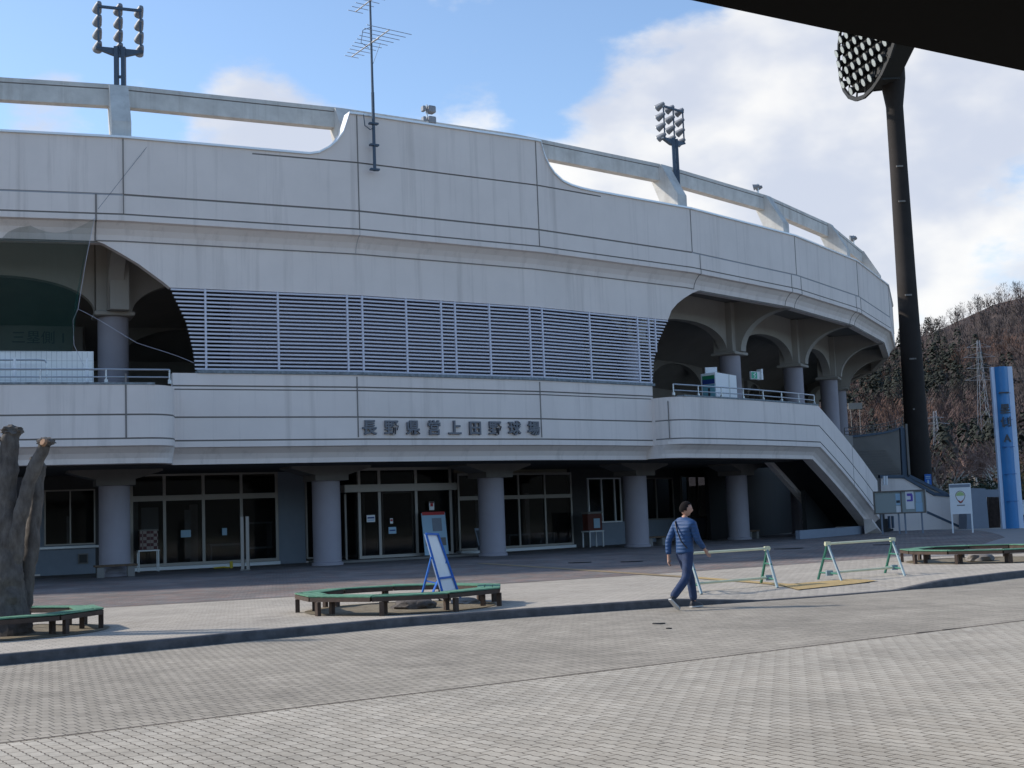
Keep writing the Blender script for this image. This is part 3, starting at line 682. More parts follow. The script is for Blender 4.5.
# floodlight clusters
def flood(t, label, zb=15.9, far=True):
    o = thing('floodlight_tower', label, 'floodlight', circ(t, 59.2, zb), 'twelve-lamp floodlights on the ring beam')
    T, Nn = tan_(t), rad(t); c = circ(t, 59.35, 0)
    bm = B()
    for s in (-.11, .11): bar(bm, c + T * s + Vector((0, 0, zb - .75)), c + T * s + Vector((0, 0, 17.3)), .13, .16)
    for z in (15.6, 16.3, 17.0): bar(bm, c - T * .14 + Vector((0, 0, z)), c + T * .14 + Vector((0, 0, z)), .08, .08)
    link('mast', bm, M_bluesteel, o)
    bm = B()
    for s in (-.66, 0, .66): bar(bm, c + T * s + Vector((0, 0, 17.2)), c + T * s + Vector((0, 0, 18.72)), .06, .06)
    bar(bm, c - T * .7 + Vector((0, 0, 18.6)), c + T * .7 + Vector((0, 0, 18.6)), .08, .08)
    prism(bm, [c - Nn * .15 + T * x + Vector((0, 0, z)) for x, z in ((-.75, 17.26), (.75, 17.26), (.75, 17.2), (.2, 17.02), (-.2, 17.02), (-.75, 17.2))], Nn * .16)
    link('lamp_frame', bm, M_bluesteel, o)
    proto = None
    for s in (-.66, 0, .66):
        for k in range(4):
            p = c + T * s - Nn * .16 + Vector((0, 0, 17.33 + .44 * k)); d = (-Nn + Vector((0, 0, -.45)) + T * (-.15)).normalized()
            bm = B(); tube(bm, [p - d * .20, p - d * .14, p - d * .02, p + d * .18], [.07, .09, .12, .155], 12)
            lp = link('lamp', bm, M_lamp, o, smooth=True)
            bm = B(); tube(bm, [p + d * .185, p + d * .2], .16, 12); link('lamp_glass', bm, M_lens, lp)
    return o
flood(.388, 'floodlight of twelve lamps on twin blue-grey mast above the left part of the roof beam')
flood(.789, 'floodlight of twelve lamps seen side-on above the right part of the roof beam')
def spot(t, label, n=2, R=59.2, zb=16.0, s=1.0):
    o = thing('speaker_lamp', label, 'lamp', circ(t, R, zb)); T, Nn = tan_(t), rad(t); c = circ(t, R, zb)
    bm = B(); tube(bm, [c, c + Vector((0, 0, .62 * s))], .04, 6); bar(bm, c - T * .25 * s + Vector((0, 0, .25)), c + T * .25 * s + Vector((0, 0, .25)), .05, .05); link('bracket', bm, M_steel, o)
    for i in range(n):
        sx = (i - (n - 1) / 2) * .36 * s; p = c + T * sx + Vector((0, 0, .42 * s)); d = (-Nn - T * .4 + Vector((0, 0, -.2))).normalized()
        bm = B(); tube(bm, [p - d * .2 * s, p, p + d * .2 * s], [.08 * s, .14 * s, .2 * s], 10); link('lamp_head', bm, M_lamp, o, smooth=True)
    return o
o = thing('twin_box_lamp', 'small pair of grey box lamps on the wall top right of the antenna', 'lamp', circ(.573, 59.2, 15.9)); T, Nn = tan_(.573), rad(.573); c = circ(.573, 59.2, 15.9)
bm = B(); tube(bm, [c - T * .0, c + Vector((0, 0, .75))], .04, 6); link('bracket', bm, M_steel, o)
for z in (.18, .58):
    bm = B(); box(bm, (.3, .3, .26), frame_m(c + Vector((0, 0, z)) + T * .16, T, Nn, (0, 0, 1)), bev=.03); box(bm, (.12, .2, .2), frame_m(c + Vector((0, 0, z)) - T * .14, T, Nn, (0, 0, 1)), bev=.02); link('lamp_head', bm, M_lamp, o)
spot(.905, 'small pair of horn speakers on the roof beam right of the second floodlight', zb=16.05, s=.75)
spot(1.16, 'tiny pair of horn speakers on the farthest visible part of the roof beam', zb=16.05, s=.85)

# antenna mast
p0 = atY(374.8, 172, 43.95); o = thing('antenna_mast', 'tall thin television antenna mast fixed to the upper wall', 'antenna', p0)
def mp_(z): return Vector((p0.x, p0.y, z))
bm = B(); tube(bm, [mp_(13.45), mp_(16.2)], .055, 8); tube(bm, [mp_(15.2), mp_(17.4), mp_(19.7)], [.05, .04, .035], 8); link('mast', bm, M_bluesteel, o)
Nn = rad(.524); T = tan_(.524)
for z in (13.5, 14.35, 15.1):
    bm = B(); bar(bm, mp_(z) - T * .16, mp_(z) + T * .16, .16, .06); link('clamp', bm, M_bluesteel, o)
bm = B()
pts = [mp_(15.35) - T * .35 + Vector((0, -.1, 0)), mp_(15.0) - T * .32, mp_(14.85) - T * .12 + Vector((0, -.1, 0)), mp_(14.95)]
tube(bm, pts, .018, 5); link('cable_loop', bm, M_bluesteel, o)
def yagi(z, a, b, nel, dirv, elv, lens, name='yagi_antenna'):
    bm = B(); c = mp_(z); dv = Vector(dirv).normalized(); ev = Vector(elv).normalized()
    tube(bm, [c + dv * a, c + dv * b], .022, 6)
    for i in range(nel):
        q = c + dv * (a + (b - a) * i / (nel - 1)); l = lens[0] + (lens[1] - lens[0]) * i / (nel - 1); tube(bm, [q - ev * l, q + ev * l], .012, 4)
    tube(bm, [c, c + dv * b * .4 + Vector((0, 0, -.02))], .03, 6)
    return link(name, bm, M_steel, o)
yagi(17.95, -1.35, 1.2, 10, (.6, -.8, .06), (.8, .6, 0), (.28, .88))
yagi(19.45, -1.0, .9, 7, (.6, -.8, .06), (.8, .6, 0), (.3, .5))
bm = B(); tube(bm, [mp_(18.5) - T * 0, mp_(18.35) - T * .3, mp_(17.9) - T * .38, mp_(17.75) - T * .1], .012, 4); tube(bm, [mp_(17.1), mp_(18.0) + T * .35], .008, 4); link('cable', bm, M_bluesteel, o)

# green net and rope on the left opening
def netmat():
    m = bpy.data.materials.new('green_net'); m.use_nodes = True; nt = m.node_tree; N = nt.nodes; L = nt.links; N.remove(N['Principled BSDF'])
    d = N.new('ShaderNodeBsdfDiffuse'); d.inputs[0].default_value = (.02, .085, .07, 1); t = N.new('ShaderNodeBsdfTransparent'); mx = N.new('ShaderNodeMixShader'); mx.inputs[0].default_value = .26
    L.new(t.outputs[0], mx.inputs[1]); L.new(d.outputs[0], mx.inputs[2]); L.new(mx.outputs[0], N['Material Output'].inputs[0]); return m
bm = B(); n = 66; rows = []
Ytop = 39.95
for i in range(n + 1):
    u = i / n; x = -70 + 165 * u
    fr_ = ((x - 95) / 76) % 1; top = 218 + 14 * sin(pi * fr_) + 3 * (1 - u)
    rb_ = -70 + (76 + 70) * u; row = []
    for j in range(9):
        v = j / 8; px = x + (rb_ - x) * v ** .9; py = top + ((309 if u > .97 else 352) - top) * v
        row.append(bm.verts.new(atY(px, py, 39.85 - .25 * sin(pi * v) + .1 * noise.noise(Vector((u * 6, v * 3, 0))))))
    rows.append(row)
for a, b in zip(rows, rows[1:]):
    for k in range(8): bm.faces.new([a[k], b[k], b[k + 1], a[k + 1]])
nb = leaf('net', 'dark green mesh net hung across the left arched opening', 'net', bm, netmat(), smooth=True)
for (q0, q1, cr_) in (((98, 209), (150, 143), .006), ((30, 136), (20, 219), .008)):
    bm = B(); tube(bm, [atY(*q0, 39.95) , atY(*q1, 39.95 if q0[0] == 30 else 40.9)], cr_, 4); link('cord', bm, M_bluesteel, nb)
bm = B(); a, b = atY(78, 309, 39.9), atY(194, 363, 41.0); tube(bm, [a + (b - a) * u - Vector((0, 0, .45 * sin(pi * u))) * 1.0 * (.5 - abs(u - .5)) * .9 for u in [i / 16 for i in range(17)]], .006, 5)
p = [atY(95, 216, 39.9), atY(86, 260, 39.8), atY(78, 309, 39.85), atY(73, 320, 39.9), atY(74, 345, 40.1), atY(84, 366, 40.3)]
tube(bm, p, .007, 5); leaf('rope', 'thin pale rope running from the net corner to the louvre edge', 'rope', bm, M_louv)

# white hoarding and inner handrails on the left deck
def gridmat():
    m = mat('white_gridded_panel', (.80, .80, .78), .4); nt = m.node_tree; N = nt.nodes; L = nt.links
    g = N.new('ShaderNodeNewGeometry'); b = N.new('ShaderNodeTexBrick'); b.offset = 0; b.inputs['Scale'].default_value = 1; b.inputs['Brick Width'].default_value = .14; b.inputs['Row Height'].default_value = .3; b.inputs['Mortar Size'].default_value = .006
    b.inputs['Color1'].default_value = (.9, .9, .88, 1); b.inputs['Color2'].default_value = (.88, .88, .86, 1); b.inputs['Mortar'].default_value = (.5, .5, .5, 1)
    mpn = N.new('ShaderNodeMapping'); mpn.inputs['Rotation'].default_value = (pi / 2, 0, 0); L.new(g.outputs['Position'], mpn.inputs[0]); L.new(mpn.outputs[0], b.inputs['Vector']); L.new(b.outputs[0], N['Principled BSDF'].inputs['Base Color']); return m
a, b = circ(.18, 60.0, 5.0), circ(.3725, 60.0, 5.0)
bm = B()
sweep(bm, ths(.18, .3725, .03), lambda t: [(60.0, 5.02), (60.0, 7.2), (59.94, 7.2), (59.94, 5.02)], P=circ)
leaf('hoarding', 'white gridded hoarding panels standing on the left balcony behind the railing', 'hoarding', bm, gridmat())
o = thing('inner_handrail', 'thin steel handrail with rounded end in front of the white hoarding', 'handrail', circ(.33, 60.6, 5.0))
bm = B(); tube(bm, [circ(.2, 60.6, 6.85), circ(.345, 60.6, 6.85), circ(.3485, 60.6, 6.83), circ(.3495, 60.6, 6.75), circ(.3498, 60.6, 5.0)], .03, 6); link('rail', bm, M_steel, o)
for t in (.318, .3245 - .02, .27):
    bm = B(); tube(bm, [circ(t, 60.6, 5.0), circ(t, 60.6, 6.84)], .025, 6); link('post', bm, M_steel, o)
for t, lb in ((.3345, 'white slender post wrapped in plastic nearer the left frame edge behind the balcony rail'), (.3685, 'white slender post at the right end of the hoarding')):
    bm = B(); tube(bm, [circ(t, 60.75, 5.0), circ(t, 60.75, 6.3), circ(t, 60.78, 6.9)], [.09, .07, .03], 8); leaf('wrapped_post', lb, 'post', bm, M_white2)

# booth and exit sign on the right deck
c = circ(.823, 59.3, 5.0); T = Vector((cos(.95), sin(.95), 0)); o = thing('white_booth', 'white boxy booth with green and navy banner on the right balcony', 'booth', c)
pa, pb, pc = circ(.8036, 59.6, 5.0), circ(.8184, 59.9, 5.0), circ(.8484, 60.0, 5.0)
pa = atY(702, 398, 55.6); pb = atY(716.5, 399, 55.0); pc = atY(737.5, 400, 56.8); pd = pa + (pc - pb)
for q in (pa, pb, pc, pd): q.z = 5.02
pz = Vector((0, 0, 2.27))
bm = B(); prism(bm, [pa, pb, pc, pd], pz); link('booth_body', bm, M_white2, o)
X = (pb - pa).normalized(); Nf = Vector((X.y, -X.x, 0)); wF = (pb - pa).length; F = frame_m(pa + Nf * .012, X, (0, 0, 1), Nf)
bm = B(); box(bm, (wF * .84, .16, .02), F, center=(wF * .52, 2.08, 0), mi=0); box(bm, (wF * .84, .2, .02), F, center=(wF * .52, 1.9, 0), mi=1)
bn = link('banner', bm, [M_greens, M_navy], o)
bm = B(); box(bm, (wF * .84, .9, .02), F, center=(wF * .52, 1.33, 0), mi=0); box(bm, (wF * .3, .55, .03), F, center=(wF * .8, .6, 0), mi=1); box(bm, (.12, .35, .03), F, center=(wF * .55, 1.45, .004), mi=2); box(bm, (wF * .25, .55, .03), F, center=(wF * .22, .6, 0), mi=1)
link('poster', bm, [M_teal, M_greens, M_text], o)
X2 = (pc - pb).normalized(); F2 = frame_m(pb + Vector((X2.y, -X2.x, 0)) * .01, X2, (0, 0, 1))
bm = B(); bar(bm, pb + X2 * 1.35 + Vector((X2.y, -X2.x, 0)) * .02 + Vector((0, 0, .02)), pb + X2 * 1.35 + Vector((X2.y, -X2.x, 0)) * .02 + Vector((0, 0, 2.26)), .05, .03); link('corner_post', bm, M_steel, o)
bm = B(); box(bm, (.5, .3, .3), Matrix.Translation(pb + X2 * .7 + Vector((-.4, .5, 2.43)))); leaf('small_box', 'small white box resting on top of the booth', 'box', bm, M_white2)
o = thing('exit_sign', 'green and white running-man exit sign on a pier of the right gallery', 'sign', atY(752, 377, 60.6))
p = atY(755, 375.5, 60.6); F = frame_m(p, Vector((.8, .6, 0)), (0, 0, 1))
bm = B(); box(bm, (.62, .36, .08), F); link('sign_body', bm, M_white2, o)
bm = B(); box(bm, (.36, .3, .02), F, center=(-.1, 0, .052)); link('sign_face', bm, M_exit, o)
bm = B(); q = [(-.05, .1, 0)]; box(bm, (.06, .06, .01), F, center=(-.06, .09, .067)); box(bm, (.05, .13, .01), F @ Matrix.Rotation(.4, 4, 'Z'), center=(-.08, .03, .067)); box(bm, (.04, .12, .01), F @ Matrix.Rotation(-.6, 4, 'Z'), center=(-.03, -.1, .067)); box(bm, (.1, .03, .01), F, center=(-.14, .03, .067)); link('pictogram', bm, M_white2, o)
bm = B(); box(bm, (.10, .5, .3), F, center=(.33, .05, .0)); link('bracket', bm, M_white2, o)

# giant lighting tower
pbs = atY(921.3, 500, 84); ptp = atY(890.5, 62, 84); o = thing('lighting_tower', 'giant dark steel floodlight tower with round lamp head right of the stadium', 'light tower', (pbs.x, 84, 0))
bX = pbs.x
bm = B(); zs = [0, 4, 10, 18, 27, 29.2]; rs = [.78, .75, .66, .56, .52, .78]
zn = atY(890, 80, 84).z
tube(bm, [Vector((bX, 84, z)) for z in (0, 3.5, 9, 16, 23, zn - 1.8, zn - .6, zn)], [.80, .77, .69, .61, .56, .545, .72, .80], 24)
tube(bm, [Vector((bX, 84, zn)), Vector((bX, 84, zn + 4.2))], [.80, .85], 24)
link('pole', bm, M_darksteel, o, smooth=True)
for z in (7.4, 10.6, 14.7, 20.8, 23.1):
    bm = B(); box(bm, (.42, .1, .10), Matrix.Translation((bX - .12, 84 - .62, z))); link('pole_plate', bm, M_inner, o)
hc = atY(866, 20, 83.4); side = Vector((.22, -.975, 0)).normalized(); upv = Vector((.14, .05, .99)).normalized(); nrm = upv.cross(side).normalized(); nrm = nrm if nrm.x < 0 else -nrm
lens_d = Vector((-.93, -.08, -.36)).normalized()
HR = 5.2
bm = B(); ring = [hc - nrm * .25 + side * cos(2 * pi * k / 24) * HR * .84 + upv * sin(2 * pi * k / 24) * HR for k in range(24)]
for k in range(24): bar(bm, ring[k], ring[(k + 1) % 24], .16, .25)
for k in range(-5, 6):
    hgt = sqrt(max(0, 1 - (k / 5.5) ** 2)) * HR * .84; q = hc - nrm * .2 + upv * k * .88; bar(bm, q - side * hgt, q + side * hgt, .14, .14)
for k in range(-3, 4):
    hgt = sqrt(max(0, 1 - (k * 1.2 / (HR * .84)) ** 2)) * HR; q = hc - nrm * .3 + side * k * 1.2; bar(bm, q - upv * hgt, q + upv * hgt, .1, .1)
link('lamp_frame', bm, M_black, o)
# black support box between ring and pole
bm = B(); bk = [hc - nrm * .35 + side * cos(a) * HR * .80 * s_ + upv * sin(a) * HR * .9 * s_ for s_, a in [(1, 2 * pi * k / 10) for k in range(10)]]
rear = Vector((bX + .2, 84.2, hc.z - 1.9)); bk2 = [p * 1.0 - nrm * 1.7 + (hc - p) * .10 for p in bk]
va = [bm.verts.new(p) for p in bk]; vb_ = [bm.verts.new(p) for p in bk2]
for k in range(10): bm.faces.new([va[k], va[(k + 1) % 10], vb_[(k + 1) % 10], vb_[k]])
bm.faces.new(va); bm.faces.new(vb_); link('lamp_bracket', bm, M_black, o)
bm = B()
for k in range(10): bar(bm, bk[k] + (bk2[k] - bk[k]) * .02, bk2[k], .12, .12)
bar(bm, hc - nrm * 1.9, Vector((bX, 84, hc.z - 1)), 1.6, 1.6); link('bracing', bm, M_black, o)
lamp_proto = None
for i in range(-5, 6):
    for j in range(-5, 6):
        x = (j + (.5 if i % 2 else 0)) * .86; y = i * .88
        if (x / (HR * .84)) ** 2 + (y / HR) ** 2 > .93: continue
        p = hc + side * x + upv * y
        if lamp_proto is None:
            bm = B(); Q = lens_d.to_track_quat('Z', 'Y').to_matrix().to_4x4()
            tube(bm, [Vector((0, 0, -.3)), Vector((0, 0, -.1)), Vector((0, 0, .12))], [.12, .22, .29], 12); bm.transform(Q)
            lamp_proto = link('lamp', bm, M_black, o, smooth=True, world=False); lamp_proto.location = p - Vector((bX, 84, 0))
            bm = B(); tube(bm, [Vector((0, 0, .10)), Vector((0, 0, .14))], .245, 12); bm.transform(Q); g = link('lamp_glass', bm, M_lens, lamp_proto, world=False)
        else:
            c = copy_tree(lamp_proto, o); c.location = p - Vector((bX, 84, 0))
bm = B(); q = atY(928, 479.5, 83.1); F = frame_m(q, (1, 0, 0), (0, 0, 1)) @ Matrix.Scale(.42, 4); box(bm, (1.0, 1.6, .06), F, mi=0)
po = leaf('blue_notice', 'small blue and white notice fixed low on the giant light tower', 'sign', bm, M_signblue)
po.scale = (1, 1, 1)
bm = B(); box(bm, (.7, .12, .02), F, center=(0, .45, .04)); box(bm, (.7, .12, .02), F, center=(0, .2, .04)); box(bm, (.25, .6, .02), F, center=(0, -.35, .04)); pl = link('print', bm, M_lblue, po, world=False)

# ------------------------------------------------------------------ entrance furniture
def facing(px, py, Y): p = atY(px, py, Y); return p
# checkered stand beside left column
o = thing('checkered_stand', 'white table carrying a red and white checkered box beside the left column', 'stand', circ(.4135, 53.9, .14))
p = circ(.4135, 53.9, 0); T, Nn = tan_(.41), rad(.41); F = frame_m(p, T, Nn, (0, 0, 1))
bm = B(); box(bm, (.75, .45, .04), F, center=(0, 0, .88))
for sx in (-.34, .34):
    for sy in (-.2, .2): box(bm, (.035, .035, .73), F, center=(sx, sy, .495))
link('table', bm, M_steel, o)
mchk = mat('red_white_check', (.5, .1, .08), .6); nt_ = mchk.node_tree; ck = nt_.nodes.new('ShaderNodeTexChecker'); ck.inputs['Scale'].default_value = 9; ck.inputs[1].default_value = (.30, .24, .21, 1); ck.inputs[2].default_value = (.09, .02, .02, 1)
tcx = nt_.nodes.new('ShaderNodeTexCoord'); nt_.links.new(tcx.outputs['Object'], ck.inputs[0]); nt_.links.new(ck.outputs[0], nt_.nodes['Principled BSDF'].inputs['Base Color'])
bm = B(); box(bm, (.62, .3, .66), F, center=(.02, 0, 1.24)); link('box_panel', bm, mchk, o)
bm = B(); box(bm, (.66, .34, .06), F, center=(.02, 0, 1.60)); link('box_lid', bm, M_inner, o)
# posters on glass
def poster(t, R, z, w_, h_, label, m=M_whitem, name='poster', extra=None, group=None):
    F = frame_m(circ(t, R, z), tan_(t), (0, 0, 1), rad(t)); bm = B(); box(bm, (w_, h_, .012), F)
    o = leaf(name, label, 'poster', bm, m, group)
    if extra:
        for (x, y, ww, hh, mm_) in extra:
            bm = B(); box(bm, (ww, hh, .006), F, center=(x, y, .010)); link('print', bm, mm_, o)
    return o
poster(.4412, 53.12, 1.42, .36, .26, 'small white notice on second entrance pane from the left', M_lblue)
poster(.4680, 53.12, 1.44, .18, .26, 'tiny pale sticker on third entrance pane', M_lblue)
poster(.5565, 55.62, 1.72, .34, .26, 'white and blue notice on the narrow left door pane', M_whitem, extra=[(0, .03, .28, .06, M_navy), (0, -.06, .26, .05, M_lblue)])
poster(.5735, 55.50, 1.25, .32, .25, 'pale blue square notice on the sliding door below the sticker', M_lblue, extra=[(0, 0, .24, .05, M_navy)])
poster(.5730, 55.50, 1.60, .12, .2, 'small red and white sticker on the sliding door', M_whitem, extra=[(0, .03, .09, .08, M_red)])
poster(.6035, 55.62, 2.12, .22, .32, 'small white flyer with red mark and orange tab on the right vestibule pane', M_whitem, extra=[(0, .04, .12, .12, M_red), (0, .13, .2, .05, M_dkred)])
poster(.684, 53.12, 1.72, .30, .46, 'white sheet on the glass left of the middle column', M_inner)
# leaning display board in front of doors
o = thing('display_board', 'pale poster board with red heading leaning inside the doors behind the blue easel', 'board', circ(.603, 55.9, .22))
F = frame_m(circ(.603, 55.85, 1.05), tan_(.603), Vector((0, 0, 1)) - rad(.603) * .12); bm = B(); box(bm, (1.05, 1.6, .03), F); link('panel', bm, M_lblue, o)
bm = B(); box(bm, (1.0, .12, .01), F, center=(0, .78, .02)); link('heading', bm, M_red, o)
bm = B(); box(bm, (.42, .5, .01), F, center=(.12, .35, .02)); box(bm, (.9, .3, .01), F, center=(0, -.3, .02), mi=1); link('picture', bm, [M_blue, M_inner], o)
bm = B(); bar(bm, circ(.6, 55.8, .25), circ(.6, 55.75, 1.6), .03, .03); link('prop', bm, M_steel, o)
# wooden post pair in front of the glazing
pw = gnd(245.5, 570.5, .134)
for i, dx in enumerate((-.075, .09)):
    pass
o = thing('twin_post_stand', 'pair of slim brown posts standing side by side before the left entrance', 'post stand', pw)
for dx in (-.085, .09):
    bm = B(); box(bm, (.10, .08, 1.80), Matrix.Translation((pw.x + dx, pw.y, .134 + .90))); link('post', bm, M_frame, o)
bm = B(); box(bm, (.3, .25, .04), Matrix.Translation((pw.x, pw.y, .156))); link('foot', bm, M_inner, o)
# yellow stopper
q = gnd(228, 568.5, .134); bm = B(); tube(bm, [(q.x - .5, q.y, .17), (q.x - .15, q.y, .19), (q.x + .05, q.y, .17)], .03, 6); box(bm, (.1, .12, .25), Matrix.Translation((q.x + .12, q.y, .26)), bev=.02); leaf('door_wedge', 'small yellow stopper on the ground before the left entrance', 'stopper', bm, M_yel)
# red-brown board stand
o = thing('board_stand', 'dark red panel with white notice on a white folding table right of the glazing', 'stand', circ(.784, 54.0, .14))
F = frame_m(circ(.784, 54.0, 0), tan_(.80), rad(.80), (0, 0, 1))
bm = B(); box(bm, (.95, .5, .05), F, center=(0, 0, .82))
for sx in (-.44, .44):
    for sy in (-.2, .2): box(bm, (.045, .045, .66), F, center=(sx, sy, .465))
link('table', bm, M_wht, o)
bm = B(); box(bm, (.95, .3, .72), F, center=(0, 0, 1.22)); link('panel', bm, M_dkred, o)
bm = B(); box(bm, (1.0, .36, .09), F, center=(0, 0, 1.63)); link('top_trim', bm, M_inner, o)
bm = B(); box(bm, (.4, .02, .42), F, center=(.1, .165, 1.17)); link('notice', bm, M_lblue, o)
# easel near middle column
F = frame_m(circ(.665, 54.2, .75), tan_(.665), Vector((0, 0, 1)) - rad(.665) * .35); bm = B(); box(bm, (.7, .9, .03), F); o = leaf('slanted_sign', 'low slanted grey display board left of the middle column', 'display', bm, M_blue)
bm = B(); box(bm, (.6, .66, .02), F, center=(0, .02, .02)); link('display_face', bm, M_text, o)
bm = B(); box(bm, (.7, .14, .4), F, center=(0, -.4, .1)); link('base', bm, M_blue, o)
# small wooden benches hugging columns
def cbench(t, off, label, L_=1.1, R=57.8):
    p = circ(t, R, 0) + tan_(t) * off; o = thing('wooden_bench', label, 'bench', (p.x, p.y, .134), 'low wooden benches beside columns')
    F = frame_m(p, tan_(t), rad(t), (0, 0, 1)); bm = B(); box(bm, (L_, .4, .07), F, center=(0, 0, .50), bev=.01); link('seat', bm, M_rust, o)
    for s in (-.35, .35): bm = B(); box(bm, (.22, .34, .33), F, center=(s * L_, 0, .30)); link('leg', bm, M_inner, o)
cbench(.387, -.05, 'low wooden bench in front of the leftmost visible column', 1.35)
cbench(.774, 1.0, 'low wooden bench right of the fourth column', 1.2, 57.1)
cbench(.913, 1.0, 'low orange-brown wooden bench right of the last column', 1.0, 57.1)
for x, y, s, lb in ((580, 563, .35, 'small black scrap on the brick paving nearer the middle bench'), (632, 562, .33, 'small black rubber scrap on the brick paving further right'), (789, 549, .5, 'dark flattened scrap on brick paving left of the second barrier'), (885, 545, .4, 'dark scrap on brick paving behind the second barrier')):
    q = gnd(x, y, .134); bm = B(); n = 9; prism(bm, [(q.x + s * cos(2 * pi * k / n) * (1 + .3 * sin(k * 2.3)), q.y + s * .45 * sin(2 * pi * k / n) * (1 + .3 * cos(k * 1.7)), .139) for k in range(n)], (0, 0, .02)); leaf('rubber_scrap', lb, 'scrap', bm, M_litter)
q = gnd(659, 623.5, 0)
for x, y, s, lb in ((659, 624, .09, 'small dark leaf on the road below the walking man'), (669, 629, .04, 'tiny dark pebble on the road near the dark leaf')):
    q = gnd(x, y, 0); bm = B(); n = 8; prism(bm, [(q.x + s * cos(2 * pi * k / n) * (1 + .3 * sin(k * 2.3)), q.y + s * .7 * sin(2 * pi * k / n), .003) for k in range(n)], (0, 0, .012)); leaf('fallen_leaf', lb, 'leaf', bm, M_litter)

# ------------------------------------------------------------------ ring benches
def ring_bench(cx, cy, R, label, nseg=9, rot=0, tilt=0, z0=.13, seatw=.42, zs=.30, gaps=()):
    o = thing('ring_bench', label, 'bench', (cx, cy, z0), 'green ring benches round trees')
    for k in range(nseg):
        a0 = rot + 2 * pi * k / nseg; a1 = rot + 2 * pi * (k + 1) / nseg
        P_ = lambda r, a, z: Vector((cx + r * cos(a), cy + r * sin(a), z0 + z + random.uniform(-.006, .006)))
        bm = B(); nb_ = 3; g = .012
        for j in range(nb_):
            r0_, r1_ = R - seatw + seatw * j / nb_ + g / 2, R - seatw + seatw * (j + 1) / nb_ - g / 2
            e = .006
            q = [P_(r0_, a0 + e, zs), P_(r1_, a0 + e, zs), P_(r1_, a1 - e, zs), P_(r0_, a1 - e, zs)]
            prism(bm, q, (0, 0, .018))
        s = link('seat', bm, M_green, o)
        bm = B(); q = [Vector((cx + r * cos(a), cy + r * sin(a), z0 + zs - .075)) for r, a in ((R - seatw + .01, a0 + .01), (R - .01, a0 + .01), (R - .01, a1 - .01), (R - seatw + .01, a1 - .01))]
        prism(bm, q, (0, 0, .066)); link('frame', bm, M_wood, o)
        for r in (R - .07, R - seatw + .07):
            bm = B(); a = a0 + .09
            box(bm, (.07, .07, zs - .06), Matrix.Translation((cx + r * cos(a), cy + r * sin(a), z0 + (zs - .06) / 2 - .02)) @ Matrix.Rotation(a, 4, 'Z')); link('leg', bm, M_wood, o)
    return o
ring_bench(-2.02, 22.62, 1.80, 'green topped ring bench in the centre of the plaza around bare soil', 9, .35)
ring_bench(-7.98, 20.15, 1.66, 'green topped ring bench around the pollarded tree at the left edge', 9, .1)
ring_bench(11.15, 32.0, 1.95, 'green topped ring bench at the right edge of the plaza', 10, .2)
def soil(cx, cy, R, z=.135):
    bm = B(); n = 26; vs = []
    for j, rr in enumerate((0, .5, .85, 1.0)):
        vs.append([bm.verts.new((cx + R * rr * cos(2 * pi * k / n), cy + R * rr * sin(2 * pi * k / n), z + (.05 - .045 * rr + (.03 * noise.noise(Vector((k * .9, j * 2.1, cx))) if j < 3 else 0)))) for k in range(n)])
    for a, b in zip(vs, vs[1:]):
        for k in range(n): bm.faces.new([a[k], a[(k + 1) % n], b[(k + 1) % n], b[k]])
    return tag(link('soil_bed', bm, M_soil, smooth=True), kind='structure')
soil(-2.02, 22.62, 1.62); soil(-7.86, 20.15, 1.6); soil(11.15, 32.0, 1.8)
def blob(name, label, cat, c, r, m, sq=(1, 1, .6), seed=0, rough=.25):
    bm = B(); bmesh.ops.create_icosphere(bm, subdivisions=3, radius=1)
    for v in bm.verts:
        d = v.co.normalized(); k = 1 + rough * noise.noise(d * 2.2 + Vector((seed, 0, 0))); v.co = Vector((d.x * r * sq[0] * k + c[0], d.y * r * sq[1] * k + c[1], d.z * r * sq[2] * k + c[2]))
    return leaf(name, label, cat, bm, m, smooth=True)
blob('tree_stump', 'low cut stump inside the central ring bench', 'stump', (-1.75, 22.0, .2), .30, M_bark, (1.2, 1, .45), 3)
blob('stone', 'flat grey stone lying inside the central ring bench by the easel', 'stone', (-.95, 22.9, .17), .22, M_inner, (1.2, 1, .35), 5)
blob('stone', 'grey boulder under the right ring bench', 'stone', (10.75, 31.1, .22), .27, M_inner, (1.1, .9, .6), 8)
0 and blob('stone', 'dark boulder under the right ring bench next to a paler one', 'stone', (11.3, 31.4, .22), .25, M_bark, (1.1, .9, .5), 11)

# blue easel sign in the middle bench
o = thing('easel_sign', 'blank white easel sign with blue metal frame inside the central ring bench', 'sign', (-1.45, 23.2, .14))
tp = atY(430.5, 533.5, 23.0); btm = atY(452, 589, 22.9)
wv = Vector((.37, .93, 0)) * .30
A_, B_ = atY(425, 534, 22.7), atY(437, 534.5, 23.15); C_ = atY(459, 597, 23.2); D_ = atY(443, 598, 22.75)
nfn = (B_ - A_).cross(D_ - A_).normalized()
bm = B(); prism(bm, [A_, B_, C_, D_], nfn * .02); link('panel', bm, M_whitem, o)
bm = B()
for a, b in ((A_, B_), (B_, C_ + (C_ - B_) * .12), (A_, D_ + (D_ - A_) * .12), (A_ + (D_ - A_) * .70, B_ + (C_ - B_) * .68)): bar(bm, a - nfn * .02, b - nfn * .02, .035, .035)
link('frame', bm, M_signblue, o)
bm = B(); l1 = A_ + (D_ - A_) * .36; l2_ = B_ + (C_ - B_) * .42
e1, e2 = gnd(419.5, 604, .15), gnd(427, 606.5, .15); e2b = gnd(447, 602, .15)
